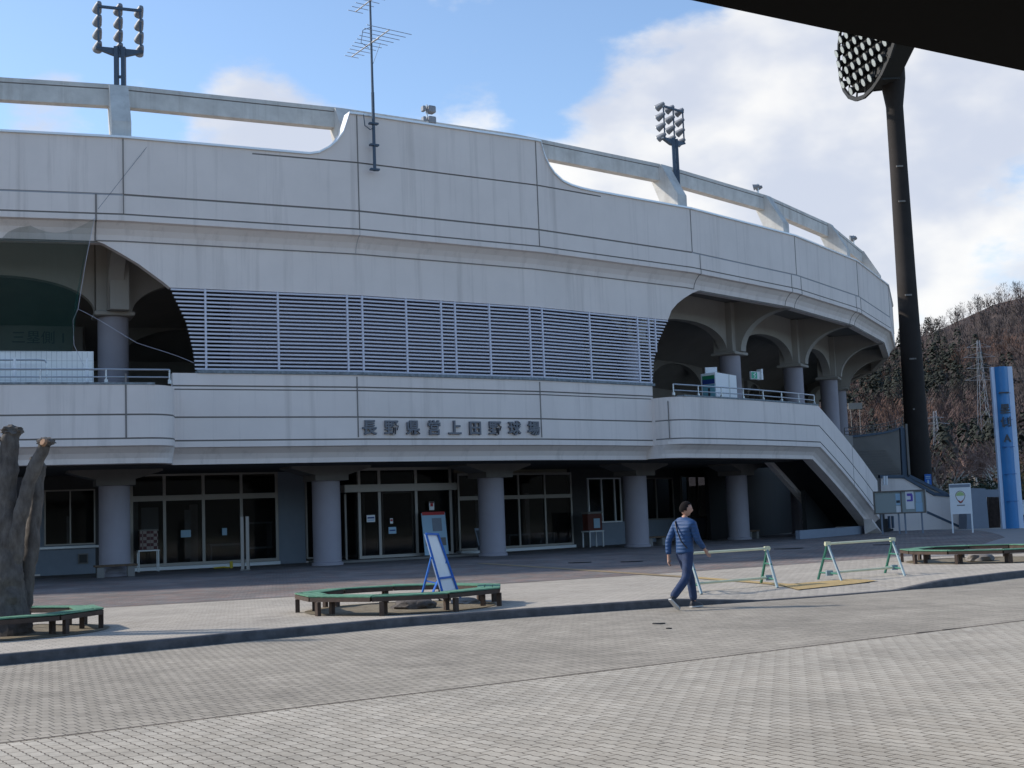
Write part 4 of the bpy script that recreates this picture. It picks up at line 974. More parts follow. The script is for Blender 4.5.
bar(bm, l1, e1, .03, .03); bar(bm, l2_, e2, .03, .03); bar(bm, e1, e2, .03, .03); bar(bm, e2, gnd(452, 603.5, .15), .025, .025); bar(bm, l1 + (e1 - l1) * .5, l2_ + (e2 - l2_) * .5, .02, .02)
link('rear_leg', bm, M_signblue, o)
bm = B(); prism(bm, [gnd(434, 598, .16), gnd(444, 601, .16), atY(437, 590, 22.7)], (0, .03, 0)); leaf('white_bag', 'small white sheet on the soil beside the easel legs', 'sheet', bm, M_white2)

# ------------------------------------------------------------------ barriers
def barrier(ends, rails, label):
    o = thing('barrier', label, 'barrier', ((ends[0][0] + ends[0][1]) / 2).to_tuple(), 'green trestle barriers with pale pipes')
    tops = []
    for (fa, na, h) in ends:
        mid = (fa + na) / 2; top = mid + Vector((0, 0, h)); dv = (na - fa); tops.append((mid, dv, h))
        e = thing2 = bpy.data.objects.new('trestle', None)
        bm = B(); n = 8; up_ = Vector((0, 0, 1)); pts = [fa + Vector((0, 0, 0))]
        r = .07; dn = dv.normalized()
        for k in range(n + 1):
            a = pi - pi * k / n; pts.append(top + dn * r * cos(a) + up_ * (r * sin(a) - r))
        pts.append(na)
        rr = rails_dir = rails[0]
        half = len(pts) // 2
        tube(bm, pts[:half + 1], .028, 6, mi=0); tube(bm, pts[half:], .028, 6, mi=1)
        for fz in (.22, .62):
            a = fa + (top - dn * r - fa) * fz; b = na + (top + dn * r - na) * fz; tube(bm, [a, b], .018, 5, mi=0)
        link('trestle', bm, [M_bgreen, M_bgrey], o, smooth=True)
    (m0, d0, h0), (m1, d1, h1) = tops
    X = (m1 - m0).normalized()
    bm = B(); tube(bm, [m0 - X * .08 + Vector((0, 0, h0 + .03)), m1 + X * .08 + Vector((0, 0, h1 + .03))], .024, 8); link('rail', bm, M_pipe, o, smooth=True)
    bm = B(); box(bm, (.1, .1, .08), Matrix.Translation(m0 + Vector((0, 0, h0 + .03)))); box(bm, (.1, .1, .08), Matrix.Translation(m1 + Vector((0, 0, h1 + .03)))); link('clamp', bm, M_pipe, o)
    bm = B(); tube(bm, [m0 - X * .02 + Vector((0, 0, .155)), m1 + X * .06 + Vector((0, 0, .155))], .025, 8); link('rail', bm, M_pipe, o, smooth=True)
    bm = B(); box(bm, (.12, .12, .1), Matrix.Translation(m1 + Vector((0, 0, .155)))); box(bm, (.12, .12, .1), Matrix.Translation(m0 + Vector((0, 0, .155)))); link('clamp', bm, M_bgrey, o)
zb = .12
barrier([(gnd(681, 591.5, zb), gnd(701.5, 594, zb), .67), (gnd(761, 584, zb), gnd(777.5, 588, zb), .67)], [0], 'green trestle barrier with pale yellow pipe just behind the walking man')
barrier([(gnd(818, 580, zb), gnd(842, 582, zb), .69), (gnd(885, 573.5, zb), gnd(905, 576.5, zb), .69)], [0], 'green trestle barrier with pale yellow pipe right of the yellow tiles')

# ------------------------------------------------------------------ notice board, map sign, blue pylon
def rect_at(x0, y0, x1, y1, Y, yaw=0): pass
YN = 62.
o = thing('notice_board', 'wide glass-fronted notice board on grey legs before the stair wall', 'notice board', gnd(900, 531, .13))
pa, pb = atY(874, 502, YN), atY(926, 500, YN - 1.2); zt, zb_ = 2.22, 1.18
X = (pb - pa); X.z = 0; wN = X.length; X.normalize(); Nf = Vector((X.y, -X.x, 0)); F = frame_m(Vector((pa.x, pa.y, 0)), X, (0, 0, 1), Nf)
zt = atY(874, 491.5, YN).z; zb_ = atY(874, 514.5, YN).z; hN = zt - zb_
bm = B(); box(bm, (wN, hN, .10), F, center=(wN / 2, (zt + zb_) / 2, 0)); link('back_panel', bm, mat('grey_green_felt', (.33, .37, .36), .7), o)
bm = B()
for (x0, x1, y0, y1) in ((0, wN, zt - .06, zt), (0, wN, zb_, zb_ + .06), (0, .07, zb_ + .06, zt - .06), (wN - .07, wN, zb_ + .06, zt - .06), (wN * .525, wN * .545, zb_ + .06, zt - .06)):
    box(bm, (x1 - x0, y1 - y0, .08), F, center=((x0 + x1) / 2, (y0 + y1) / 2, .07))
link('frame', bm, mat('brown_frame', (.16, .14, .12), .5), o)
for (x, y, ww, hh, m_, lb) in ((.475, .62, .09, .5, M_lblue, 'x'), (.475, .2, .09, .28, M_whitem, 'x'), (.70, .56, .16, .76, M_whitem, 'x'), (.87, .68, .11, .42, M_lblue, 'x'), (.87, .26, .13, .4, M_lblue, 'x')):
    bm = B(); box(bm, (wN * ww, hN * hh, .012), F, center=(wN * x, zb_ + hN * y, .06)); link('notice', bm, m_, o)
bm = B(); box(bm, (wN * .07, .12, .012), F, center=(wN * .475, zb_ + hN * .52, .068)); box(bm, (wN * .10, .12, .012), F, center=(wN * .70, zb_ + hN * .8, .068), mi=1); box(bm, (wN * .04, .3, .012), F, center=(wN * .74, zb_ + hN * .66, .0685), mi=1); box(bm, (wN * .09, .08, .012), F, center=(wN * .69, zb_ + hN * .55, .069), mi=1)
link('print', bm, [M_text, M_purple], o)
for x in (.13, .46, .58, .9):
    bm = B(); box(bm, (.07, zb_ - .13, .06), F, center=(wN * x, (zb_ + .13) / 2, -.0)); link('leg', bm, M_blue, o)
YM = 59.
o = thing('map_sign', 'white upright sign with a green and red emblem on two white legs', 'sign', gnd(960, 532, .13))
pa, pb = atY(950, 500, YM), atY(971.5, 500, YM - .4); X = pb - pa; X.z = 0; wM = X.length; X.normalize(); Nf = Vector((X.y, -X.x, 0)); F = frame_m(Vector((pa.x, pa.y, 0)), X, (0, 0, 1), Nf)
zt = atY(950, 484, YM).z; zb_ = atY(950, 514.3, YM).z; hM = zt - zb_
bm = B(); box(bm, (wM, hM, .06), F, center=(wM / 2, (zt + zb_) / 2, 0)); link('panel', bm, M_whitem, o)
bm = B(); box(bm, (wM * .96, .13, .01), F, center=(wM / 2, zt - .10, .036)); link('heading', bm, M_blue, o)
for x in (.04, .96):
    bm = B(); box(bm, (.06, zb_ + .0 - .13, .06), F, center=(wM * x, (zb_ + .13) / 2, 0)); link('leg', bm, M_wht, o)
def disc(bm, cx, cy, rx, ry, z, F, mi=0, a0=0, a1=2 * pi, n=20):
    pts = [F @ Vector((cx + rx * cos(a0 + (a1 - a0) * k / n), cy + ry * sin(a0 + (a1 - a0) * k / n), z)) for k in range(n + (0 if a1 - a0 > 6.2 else 1))]
    prism(bm, pts, (F.to_3x3() @ Vector((0, 0, .006))), mi)
def tear(bm, cx, cy, s, z, F, mi):      # egg shape pointed downwards
    pts = []
    for k in range(24):
        a = 2 * pi * k / 24; x = sin(a) * s * .78 * (1 if cos(a) > 0 else 1 - .45 * abs(cos(a)) ** 1.5); y = cos(a) * s * (.8 if cos(a) > 0 else 1.25); pts.append(F @ Vector((cx + x, cy + y, z)))
    prism(bm, pts, F.to_3x3() @ Vector((0, 0, .006)), mi)
bm = B(); ce = (wM * .5, zb_ + hM * .60)
tear(bm, *ce, .27, .034, F, 0); tear(bm, *ce, .235, .041, F, 1)
disc(bm, ce[0], ce[1] + .0, .17, .17, .048, F, 2, 0, pi); disc(bm, ce[0], ce[1] - .20, .09, .10, .048, F, 3, pi, 2 * pi); disc(bm, ce[0], ce[1] - .19, .055, .06, .055, F, 1, pi, 2 * pi)
box(bm, (.1, .05, .006), F, center=(ce[0], ce[1] - .22, .052), mi=3); box(bm, (.34, .04, .006), F, center=(ce[0], ce[1] - .42, .036), mi=4)
link('emblem', bm, [M_brownedge, M_whitem, M_ygreen, M_red, M_inner], o)
# blue pylon
YP = 63.
pb0 = atY(1003, 527.5, YP); pb1 = atY(1024.5, 527, YP); zT = atY(992, 367.5, YP).z
o = thing('blue_pylon_sign', 'tall blue pylon sign with pale edges at the right side of the plaza', 'pylon sign', ((pb0.x + pb1.x) / 2, YP, .13))
wP = pb1.x - pb0.x; x0 = pb0.x
F = frame_m((x0, YP, .13), (1, .0, 0), (0, 0, 1)); hP = zT - .13
bm = B(); n = 10
pts = [(wP * .16 + wP * .60 * k / n, .22 * sin(pi * k / n)) for k in range(n + 1)]
a_ = [Vector((x0 + x, YP - d, .15)) for x, d in pts] + [Vector((x0 + wP * .76, YP + .23, .15)), Vector((x0 + wP * .16, YP + .23, .15))]
prism(bm, a_, (0, 0, hP)); link('face', bm, M_pyl, o, smooth=True)
for (xa, xb) in ((0, .155), (.765, 1.0)):
    bm = B(); box(bm, (wP * (xb - xa), .20, hP), Matrix.Translation((x0 + wP * (xa + xb) / 2, YP + .14, .15 + hP / 2))); link('edge_panel', bm, M_pylw, o)
for k in range(1, 6):
    bm = B(); z = .15 + hP * k / 6; bar(bm, (x0 + wP * .18, YP - .17, z), (x0 + wP * .74, YP - .17, z), .1, .02); link('panel_joint', bm, mat('joint_blue_%d' % k, (.01, .07, .25), .6) if k == 1 else MATS['joint_blue_1'], o)
for i, ch in enumerate('一塁側A'):
    yy = (394, 410, 423, 439)[i]; z = atY(1001, yy, YP).z
    text_mesh(ch, .50, frame_m((x0 + wP * .42, YP - .245, z), (1, 0, 0), (0, 0, 1), (0, -1, 0)), 'letter', M_text, o, ext=.01, offset=.012)

# ------------------------------------------------------------------ walls and stairs to the right of the main stair
Y0 = 68.
def wall_outline(name, label, cat, pts, Y, thk, m, coping=None):
    bm = B(); P_ = []
    for x, y in pts:
        q = atY(x, y, Y); q.z = max(q.z, .13); P_.append(q)
    prism(bm, P_, (0, thk, 0)); return leaf(name, label, cat, bm, m)
o = wall_outline('stair_wall', 'pale wall with dark sloped coping descending right of the main stair', 'wall', [(881, 478.5), (904, 478.5), (934, 496), (948, 497), (989, 497), (990, 532), (881, 534)], Y0, .3, M_wall)
for pr in (((880, 478), (904, 478), .30), ((904, 478), (934.5, 495.6), .30), ((934.5, 495.6), (950, 496.8), .30)):
    bm = B(); bar(bm, atY(*pr[0], Y0 - .02) + Vector((0, .15, .08)), atY(*pr[1], Y0 - .02) + Vector((0, .15, .08)), .42, .15); link('coping', bm, M_bluesteel, o)
bm = B(); bar(bm, atY(927, 512, Y0 - .01), atY(966, 529.5, Y0 - .01), .02, .12); link('stringer_line', bm, M_bluesteel, o)
o = wall_outline('stair_wall', 'second pale wall with dark sloped coping behind the first', 'wall', [(909, 477), (946, 494), (946, 520), (909, 520)], Y0 + 2.4, .25, M_wall2)
for pr in (((909, 476), (947, 494.5)),):
    bm = B(); bar(bm, atY(*pr[0], Y0 + 2.38) + Vector((0, .12, .0)), atY(*pr[1], Y0 + 2.38) + Vector((0, .12, .0)), .4, .16); link('coping', bm, M_bluesteel, o)
o = wall_outline('end_wall', 'plain grey concrete block wall behind the white map sign', 'wall', [(967, 488), (985.5, 488.5), (989.5, 532), (967, 532)], Y0 - 1.5, 1.2, M_blue)
bm = B()
for x in (884, 886.5):
    tube(bm, [atY(x, 485, 66.8), atY(x, 476, 66.8)], .06, 8)
leaf('white_pipes', 'pair of short white pipes at the foot of the main stair', 'pipe', bm, M_wht)
for i, x in enumerate((889.5, 893)):
    bm = B(); tube(bm, [atY(x, 528, 66.5), atY(x - .6, 516, 66.5)], .07, 8); leaf('blue_pipe', ['left one of two short blue pipes against the wall below the notice board', 'right one of two short blue pipes against the wall below the notice board'][i], 'pipe', bm, M_bluesteel)
# far flight of steps
YS = 74.; o = thing('far_stairs', 'grey flight of steps with retaining wall and fence beside the giant light tower', 'stairs', atY(885, 500, YS))
bm = B(); ns = 12; za, zb2 = atY(885, 482, YS).z, atY(885, 447.5, YS).z; xl, xr = atY(850, 460, YS).x, atY(905, 460, YS).x
for k in range(ns):
    z = za + (zb2 - za) * k / ns; dy = .32 * k; rise = (zb2 - za) / ns
    box(bm, (xr - xl, .34 if 0 else 4.5 - dy, rise * .98), Matrix.Translation(((xl + xr) / 2, YS + dy + (4.5 - dy) / 2, z + rise / 2)))
    box(bm, (xr - xl, .06, .035), Matrix.Translation(((xl + xr) / 2, YS + dy - .01, z + rise - .0)), mi=1)
box(bm, (xr - xl, 4.5, za), Matrix.Translation(((xl + xr) / 2, YS + 2.25, za / 2)))
link('steps', bm, [M_inner, M_groove], o)
bm = B(); pts = [(845, 438), (862, 436.5), (882, 434), (893, 431.5), (903, 428)]
P1 = [atY(x, y, YS + 4.6) for x, y in pts]; base = [Vector((p.x, p.y, 0)) for p in P1]
prism(bm, P1 + base[::-1], (0, .3, 0)); link('retaining_wall', bm, M_inner, o)
bm = B()
for a, b in zip(P1, P1[1:]): bar(bm, a + Vector((0, .12, .06)), b + Vector((0, .12, .06)), .4, .14)
link('wall_coping', bm, M_bluesteel, o)
bm = B(); bar(bm, atY(904.5, 480, YS - .1), atY(902, 428, YS - .1), .25, .3); bar(bm, atY(909.5, 480, YS - .3), atY(906, 424, YS - .3), .12, .12, mi=1); link('side_post', bm, [M_bluesteel, M_inner], o)
bm = B()
for k in range(9):
    x = 845 + 58 * k / 8; p = atY(x, lerp_t(pts, x) , YS + 4.7); tube(bm, [p, p + Vector((0, 0, .62))], .03, 5)
for dz_ in (.2, .4, .6):
    for a, b in zip(P1, P1[1:]): tube(bm, [a + Vector((0, .1, dz_)), b + Vector((0, .1, dz_))], .02, 4)
link('wire_fence', bm, M_inner, o)
# dark timber gate and low wall beside the pylon
o = thing('timber_gate', 'dark brown timber screen between the block wall and blue pylon', 'fence', atY(994, 529, 67))
for k in range(6):
    xx = 988.5 + k * 2.1; a, b = atY(xx, 530, 67), atY(xx, 497 + (k % 2) * 1.5, 67); a.z = .13; bm = B(); bar(bm, a, b, .14, .085); link('board', bm, M_dbrown, o)
wall_outline('low_wall', 'low grey wall behind the dark timber screen', 'wall', [(985, 489.5), (1001, 489.5), (1002, 497), (985, 497)], 69, .3, M_blue)

# ------------------------------------------------------------------ pollarded tree at left
bm = B()
def knotty(bm, pts, rs, n=12, seed=0, amp=.14):
    P_ = []; R_ = []
    m = 10
    for i in range(len(pts) - 1):
        for k in range(m):
            u = k / m; P_.append(Vector(pts[i]).lerp(Vector(pts[i + 1]), u)); R_.append(rs[i] + (rs[i + 1] - rs[i]) * u)
    P_.append(Vector(pts[-1])); R_.append(rs[-1])
    rings = tube(bm, P_, R_, n)
    for i, r in enumerate(rings):
        c = P_[i]
        for v in r:
            d = v.co - c; k = 1 + amp * noise.noise(v.co * 4.5 + Vector((seed, 0, 0))) + amp * .7 * noise.noise(v.co * 11) + amp * .35 * noise.noise(v.co * 26); v.co = c + d * k
YT = 19.6
def t_(x, y, dy=0): return atY(x, y, YT + dy)
o = thing('pollarded_tree', 'heavily pollarded leafless tree with cut stubs at the left edge', 'tree', t_(8, 634))
knotty(bm, [t_(10, 640), t_(10, 612), t_(9, 575), t_(6, 540)], [.36, .25, .205, .17], 26, 1, .22)
knotty(bm, [t_(8, 590), t_(9, 540), t_(6, 490), t_(10, 450), t_(12.5, 430)], [.17, .165, .15, .135, .13], 26, 2, .22)
knotty(bm, [t_(13, 562), t_(19, 522, -.08), t_(29, 482, -.1), t_(45, 445, -.15)], [.135, .115, .10, .088], 26, 3, .22)
knotty(bm, [t_(17, 628, .2), t_(25, 590, .25), t_(32, 540, .3), t_(37, 497, .35), t_(39, 465, .35)], [.16, .125, .105, .095, .09], 26, 4, .22)
knotty(bm, [t_(0, 590), t_(-8, 540), t_(-14, 480), t_(-10, 440)], [.2, .18, .15, .13], 12, 6, .2)
knotty(bm, [t_(34, 480, .3), t_(33, 458, .5)], [.06, .05], 8, 7)
link('trunk', bm, M_bark, o, smooth=True)
for (x, y, r, nx, dy) in ((12, 431, .14, 0, 0), (46, 442, .115, .8, -.15), (-10, 440, .14, 0, 0), (39, 466, .095, 0, .35)):
    bm = B(); p = t_(x, y, dy); bmesh.ops.create_icosphere(bm, subdivisions=3, radius=1)
    for v in bm.verts:
        d = v.co.normalized(); k = 1 + .5 * noise.noise(d * 3 + Vector((x, 0, 0))) + .3 * noise.noise(d * 8); v.co = Vector((p.x + d.x * r * k * 1.15, p.y + d.y * r * k, p.z + d.z * r * .6 * k))
    kb = link('knob', bm, M_bark, o, smooth=True)
p = t_(44.5, 443.0, -.29); bm = B(); tube(bm, [p, p + Vector((-.02, -.035, .015))], [.062, .05], 10); link('cut_face', bm, M_cut, o)

# ------------------------------------------------------------------ bare roadside trees
M_twig = mat('reddish_twigs', (.27, .175, .145), .9, noise_amt=.2)
M_pale = mat('pale_bark', (.55, .50, .44), .9, noise_amt=.2, noise_scale=4)
def bare_tree(base, H, label, seed, group='bare roadside trees', spread=1., levels=5, m=None, cat='tree'):
    rnd = random.Random(seed); o = thing('bare_tree', label, cat, base, group); bmt, bmc = B(), B()
    def grow(p, d, L_, r, lv):
        n = 3; pts = [p]; q = p
        for i in range(n):
            d = (d + Vector((rnd.uniform(-.16, .16), rnd.uniform(-.16, .16), rnd.uniform(-.03, .12)))).normalized(); q = q + d * L_ / n; pts.append(q)
        tube(bmt if lv < 3 else bmc, pts, [r * (1 - .4 * i / n) for i in range(n + 1)], 5 if lv < 2 else 3, cap=False)
        if lv >= levels: return
        for k in range(3 if lv < 1 else rnd.choice((3, 3, 4))):
            a = rnd.uniform(0, 2 * pi); el_ = rnd.uniform(.35, .8) * spread
            s = d.orthogonal().normalized(); s.rotate(Matrix.Rotation(a, 3, d)); nd = (d * cos(el_) + s * sin(el_)).normalized()
            grow(pts[-1] if k < 2 else pts[2], nd, L_ * rnd.uniform(.62, .8), r * .66, lv + 1)
    grow(Vector(base), Vector((0, 0, 1)), H * .26, H * .020, 0)
    link('trunk', bmt, M_pale, o); link('crown', bmc, m or M_twig, o); return o
for i, (x, y, Y, H, lb) in enumerate([(949, 500, 92, 8.0, 'pale-trunked bare tree standing between the light tower and the map sign'), (998, 498, 95, 7.5, 'bare tree leaning behind the blue pylon and timber screen'), (931, 500, 108, 7.0, 'small bare tree right beside the giant light tower'), (968, 498, 118, 8.5, 'reddish bare tree further back behind the block wall'), (1016, 498, 100, 9, 'bare tree mostly behind the right pylon edge'), (915, 500, 122, 8.0, 'bare tree hidden partly behind the giant light tower'), (985, 498, 130, 9.0, 'distant reddish bare tree between the map sign and pylon'), (1050, 498, 110, 9, 'bare tree beyond the right frame edge')]):
    p = atY(x, y, Y); bare_tree((p.x, Y, 0), H, lb, 31 + i * 7, spread=1.15 if i < 2 else 1)
# leaf clump helper
def clumps(bm, cs, nleaf, size, rnd, mi=0):
    for (c, r) in cs:
        for _ in range(nleaf):
            while True:
                d = Vector((rnd.uniform(-1, 1), rnd.uniform(-1, 1), rnd.uniform(-1, 1)))
                if d.length < 1: break
            p = Vector(c) + Vector((d.x * r[0], d.y * r[1], d.z * r[2])); a = Vector((rnd.gauss(0, 1), rnd.gauss(0, 1), rnd.gauss(0, 1))).normalized(); b = a.orthogonal().normalized()
            b.rotate(Matrix.Rotation(rnd.uniform(0, 6.28), 3, a)); s = size * rnd.uniform(.5, 1.3)
            f = bm.faces.new([bm.verts.new(p - b * s), bm.verts.new(p + a.cross(b) * s * .6), bm.verts.new(p + b * s)]); f.material_index = mi
M_ever = mat('evergreen_leaves', (.030, .045, .022), .8, noise_amt=.4, noise_scale=.8)
M_olive = mat('olive_leaves', (.085, .085, .035), .8, noise_amt=.4, noise_scale=.8)
M_ochre = mat('ochre_leaves', (.22, .14, .04), .8, noise_amt=.4)
def shrub(x, y0, w_, h_, Y, label, m, seed, n=1500):
    rnd = random.Random(seed); p = atY(x, 498, Y); o = thing('shrub', label, 'shrub', (p.x, Y, 0), 'evergreen shrubs behind the wall')
    bm = B(); clumps(bm, [((p.x + rnd.uniform(-.4, .4) * w_, Y + rnd.uniform(-.4, .4) * w_, h_ * rnd.uniform(.3, .75)), (w_ * .32, w_ * .32, h_ * .3)) for _ in range(9)], n // 9, .16, rnd); link('foliage', bm, m, o)
    bm = B(); tube(bm, [(p.x, Y, 0), (p.x, Y, h_ * .6)], .08, 6); link('stem', bm, M_bark, o)
for i, (x, w_, h_, Y, m, lb) in enumerate([(975, 5, 3.4, 88, M_ever, 'dark evergreen shrub just above the block wall'), (995, 4, 2.8, 87, M_ever, 'dark evergreen shrub above the timber screen'), (940, 4, 2.6, 96, M_olive, 'olive shrub right of the light tower base'), (960, 5, 3.0, 102, M_ever, 'rounded evergreen shrub behind the map sign'), (1023, 4, 5.5, 90, M_ochre, 'ochre leaved shrub right of the blue pylon'), (1040, 6, 4, 92, M_ever, 'evergreen shrub past the right frame edge'), (918, 5, 3, 110, M_olive, 'olive shrub left behind the light tower')]):
    shrub(x, 0, w_, h_, Y, lb, m, 90 + i)
# parked white car sliver and road guard beyond the pylon
p = atY(1031, 503, 84); o = thing('parked_car', 'white car parked far right beyond the blue pylon', 'car', (p.x + .3, 84, 0))
bm = B(); prism(bm, [(p.x - 1.3 + x, 83.2, z) for x, z in ((0, .35), (0, .85), (.25, .95), (.75, 1.42), (2.3, 1.45), (3.1, .95), (3.9, .85), (3.95, .35))], (0, 1.6, 0)); link('body', bm, M_white2, o)
bm = B(); prism(bm, [(p.x - 1.3 + x, 83.19, z) for x, z in ((.5, .98), (.85, 1.36), (2.2, 1.38), (2.85, .98))], (0, 1.62, 0)); link('window', bm, M_glass, o)
for dx in (.75, 3.1):
    for yy in (83.15, 84.65):
        bm = B(); tube(bm, [(p.x - 1.3 + dx, yy, .33), (p.x - 1.3 + dx, yy + .2, .33)], .33, 14); link('wheel', bm, M_litter, o)

# ------------------------------------------------------------------ hill with winter wood
def ridge(X): return lerp_t([(-500, 20), (-250, 24), (-50, 30), (60, 38), (105, 51), (122, 52), (131, 58), (142, 61), (152, 65.5), (162, 70.5), (178, 75), (210, 88), (280, 112), (400, 130), (800, 140)], X) - 4.0
def hillz(X, Y):
    u = (Y - 190) / 255.
    if u <= 0: return -.5
    g = min(1, u); z = ridge(X) * (g ** 1.15) + 5 * g * noise.noise(Vector((X * .018, Y * .02, 0))) * 2 * (1 - g * .7) + 5 * (1 - g) * g * noise.noise(Vector((X * .05, Y * .02, 3)))
    return z - (max(0, Y - 450) * .35)
bm = B(); nx, ny = 110, 34; vs = []
for j in range(ny + 1):
    Y = 190 + (640 - 190) * j / ny; vs.append([bm.verts.new((-480 + 1200 * i / nx, Y, hillz(-480 + 1200 * i / nx, Y))) for i in range(nx + 1)])
for j in range(ny):
    for i in range(nx): bm.faces.new([vs[j][i], vs[j][i + 1], vs[j + 1][i + 1], vs[j + 1][i]])
tag(link('hill', bm, mat('leaf_litter', (.036, .027, .025), .95, noise_scale=.06, col2=(.052, .037, .032)), smooth=True), kind='structure')
rnd = random.Random(5); bm = B(); Zv = Vector((0, 0, 1))
WM = [mat('wood_russet', (.085, .055, .050), .95, noise_amt=.25, noise_scale=.05), mat('wood_grey_brown', (.062, .050, .048), .95, noise_amt=.2, noise_scale=.05), mat('wood_pale', (.11, .082, .074), .95), mat('wood_conifer', (.022, .026, .019), .95), mat('wood_orange', (.105, .058, .043), .95), mat('wood_trunk', (.14, .12, .11), .95)]
def htree(X, Y, H, mi, rn):
    z = hillz(X, Y) - .3
    if mi == 3:
        for _ in range(110):
            u = rn.random() ** 1.3; r = (1 - u) * H * .26 + .25; a = rn.uniform(0, 2 * pi); p = Vector((X + r * cos(a), Y + r * sin(a), z + H * (.12 + .88 * u))); s = H * .05
            v = Vector((cos(a) * .6, sin(a) * .6, -.7)) * s * 1.6; q = Vector((-sin(a), cos(a), .1)) * s
            f = bm.faces.new([bm.verts.new(p - q), bm.verts.new(p + q), bm.verts.new(p + v)]); f.material_index = 3
        return
    # trunk and upright twig strokes
    f = bm.faces.new([bm.verts.new((X - .12, Y, z)), bm.verts.new((X + .12, Y, z)), bm.verts.new((X, Y, z + H * .8))]); f.material_index = 5
    for _ in range(95):
        a = rn.uniform(0, 2 * pi); rr = sqrt(rn.random()) * H * .36; u = rn.uniform(.32, 1); k = (1 - abs(u - .62) * 1.5); p = Vector((X + rr * cos(a) * k, Y + rr * sin(a) * k, z + H * u)); L_ = H * rn.uniform(.07, .19)
        d = Vector((cos(a) * .55, sin(a) * .55, .9)).normalized() * L_; w_ = Vector((-sin(a + .6), cos(a + .6), 0)) * H * .012
        f = bm.faces.new([bm.verts.new(p - w_), bm.verts.new(p + w_), bm.verts.new(p + d)]); f.material_index = mi
cnt = 0
for X, Y, H in [(x + rnd.uniform(-3, 3), y + rnd.uniform(-3, 3), rnd.uniform(6, 10)) for x in list(range(72, 190, 4)) + list(range(190, 300, 6)) for y in range(196, 462, 5)]:
    pn = noise.noise(Vector((X * .022, Y * .016, 1.7))) + .35 * noise.noise(Vector((X * .07, Y * .05, 5))); on = noise.noise(Vector((X * .03, Y * .02, 9.1)))
    if X > 200 and rnd.random() < .35: continue
    mi = 3 if pn > .22 and rnd.random() < .8 else (4 if on > .28 else (0 if on > -.05 else 1))
    if rnd.random() < .10: mi = 2
    if rnd.random() < .05: mi = 3
    if Y > 432: mi = rnd.choice((1, 1, 1, 1, 2)) if not (118 < X < 142) else 3
    htree(X, Y, H * (1.15 if mi == 3 else 1) * (.62 if Y > 415 else 1), mi, rnd); cnt += 1
for X, Y, H in [(x + rnd.uniform(-8, 8), y + rnd.uniform(-8, 8), rnd.uniform(6, 10)) for x in list(range(-300, 70, 14)) + list(range(300, 560, 14)) for y in range(200, 460, 22)]:
    htree(X, Y, H, rnd.choice((0, 1, 3)), rnd)
tag(link('hillside_wood', bm, WM), 'brown leafless winter wood with dark evergreens covering the hill', 'wood', kind='stuff')
bm = B(); n = 60; rw = []  # unseen ring of hills added behind the camera to darken glass reflections
for j, (rr_, hh) in enumerate(((240, -1), (300, 10), (380, 24), (520, 40), (700, 40))):
    rw.append([bm.verts.new((rr_ * cos(a), rr_ * sin(a), hh * (1 + .35 * noise.noise(Vector((cos(a) * 3, sin(a) * 3, j * .4)))))) for a in [radians(165) + radians(230) * i / n for i in range(n + 1)]])
for a, b in zip(rw, rw[1:]):
    for k in range(n): bm.faces.new([a[k], a[k + 1], b[k + 1], b[k]])
tag(link('hill', bm, mat('unseen_rear_hill', (.05, .042, .035), .95, noise_scale=.05, col2=(.025, .03, .02)), smooth=True), kind='structure')
# power pylons
def lattice(x, ytop, ybot, Y, label, arms, wpx=.6):
    a = atY(x, ybot, Y); b = atY(x, ytop, Y); H = b.z - a.z; o = thing('power_pylon', label, 'power pylon', a, 'lattice power pylons on the hill'); bm = B(); w0 = H * .07 * wpx; r = .032
    def c_(u, sx, sy): k = w0 * (1 - u) + .22; return Vector((a.x + sx * k, a.y + sy * k, a.z + H * u))
    for sx in (-1, 1):
        for sy in (-1, 1): tube(bm, [c_(0, sx, sy), c_(1, sx, sy)], r, 4)
    n = 9
    for k in range(n):
        u0_, u1_ = k / n, (k + 1) / n
        tube(bm, [c_(u0_, -1, -1), c_(u1_, 1, -1)], r * .7, 4); tube(bm, [c_(u0_, 1, -1), c_(u1_, -1, -1)], r * .7, 4); tube(bm, [c_(u0_, 1, -1), c_(u1_, 1, 1)], r * .7, 4); tube(bm, [c_(u0_, -1, 1), c_(u1_, -1, -1)], r * .7, 4)
    link('mast', bm, M_blue, o)
    for u, l in arms:
        bm = B(); c = Vector((a.x, a.y, a.z + H * u)); tube(bm, [c - Vector((l, 0, 0)), c, c + Vector((l, 0, 0))], r, 4); tube(bm, [c - Vector((l, 0, 0)), c + Vector((0, 0, H * .05)), c + Vector((l, 0, 0))], r * .7, 4); link('crossarm', bm, M_steel, o)
lattice(985.5, 340, 440, 250, 'tall grey lattice power pylon rising behind the blue pylon sign', [(.93, 2.3), (.83, 3.0), (.72, 2.6), (.6, 3.0)])
lattice(937, 411, 445, 240, 'small pale lattice power pylon right of the giant light tower', [(.62, 2.6), (.8, 1.6)])
# pale billboard far away
p = atY(855, 406, 180); o = thing('far_billboard', 'small blank pale billboard on the hillside left of the giant light tower', 'billboard', (p.x, 180, 0)); bm = B(); box(bm, (1.9, .2, .85), Matrix.Translation(p)); link('panel', bm, M_inner, o)
for s in (-.6, .6):
    bm = B(); tube(bm, [(p.x + s, 180.1, -1), (p.x + s, 180.1, p.z - .4)], .05, 6); link('post', bm, M_inner, o)

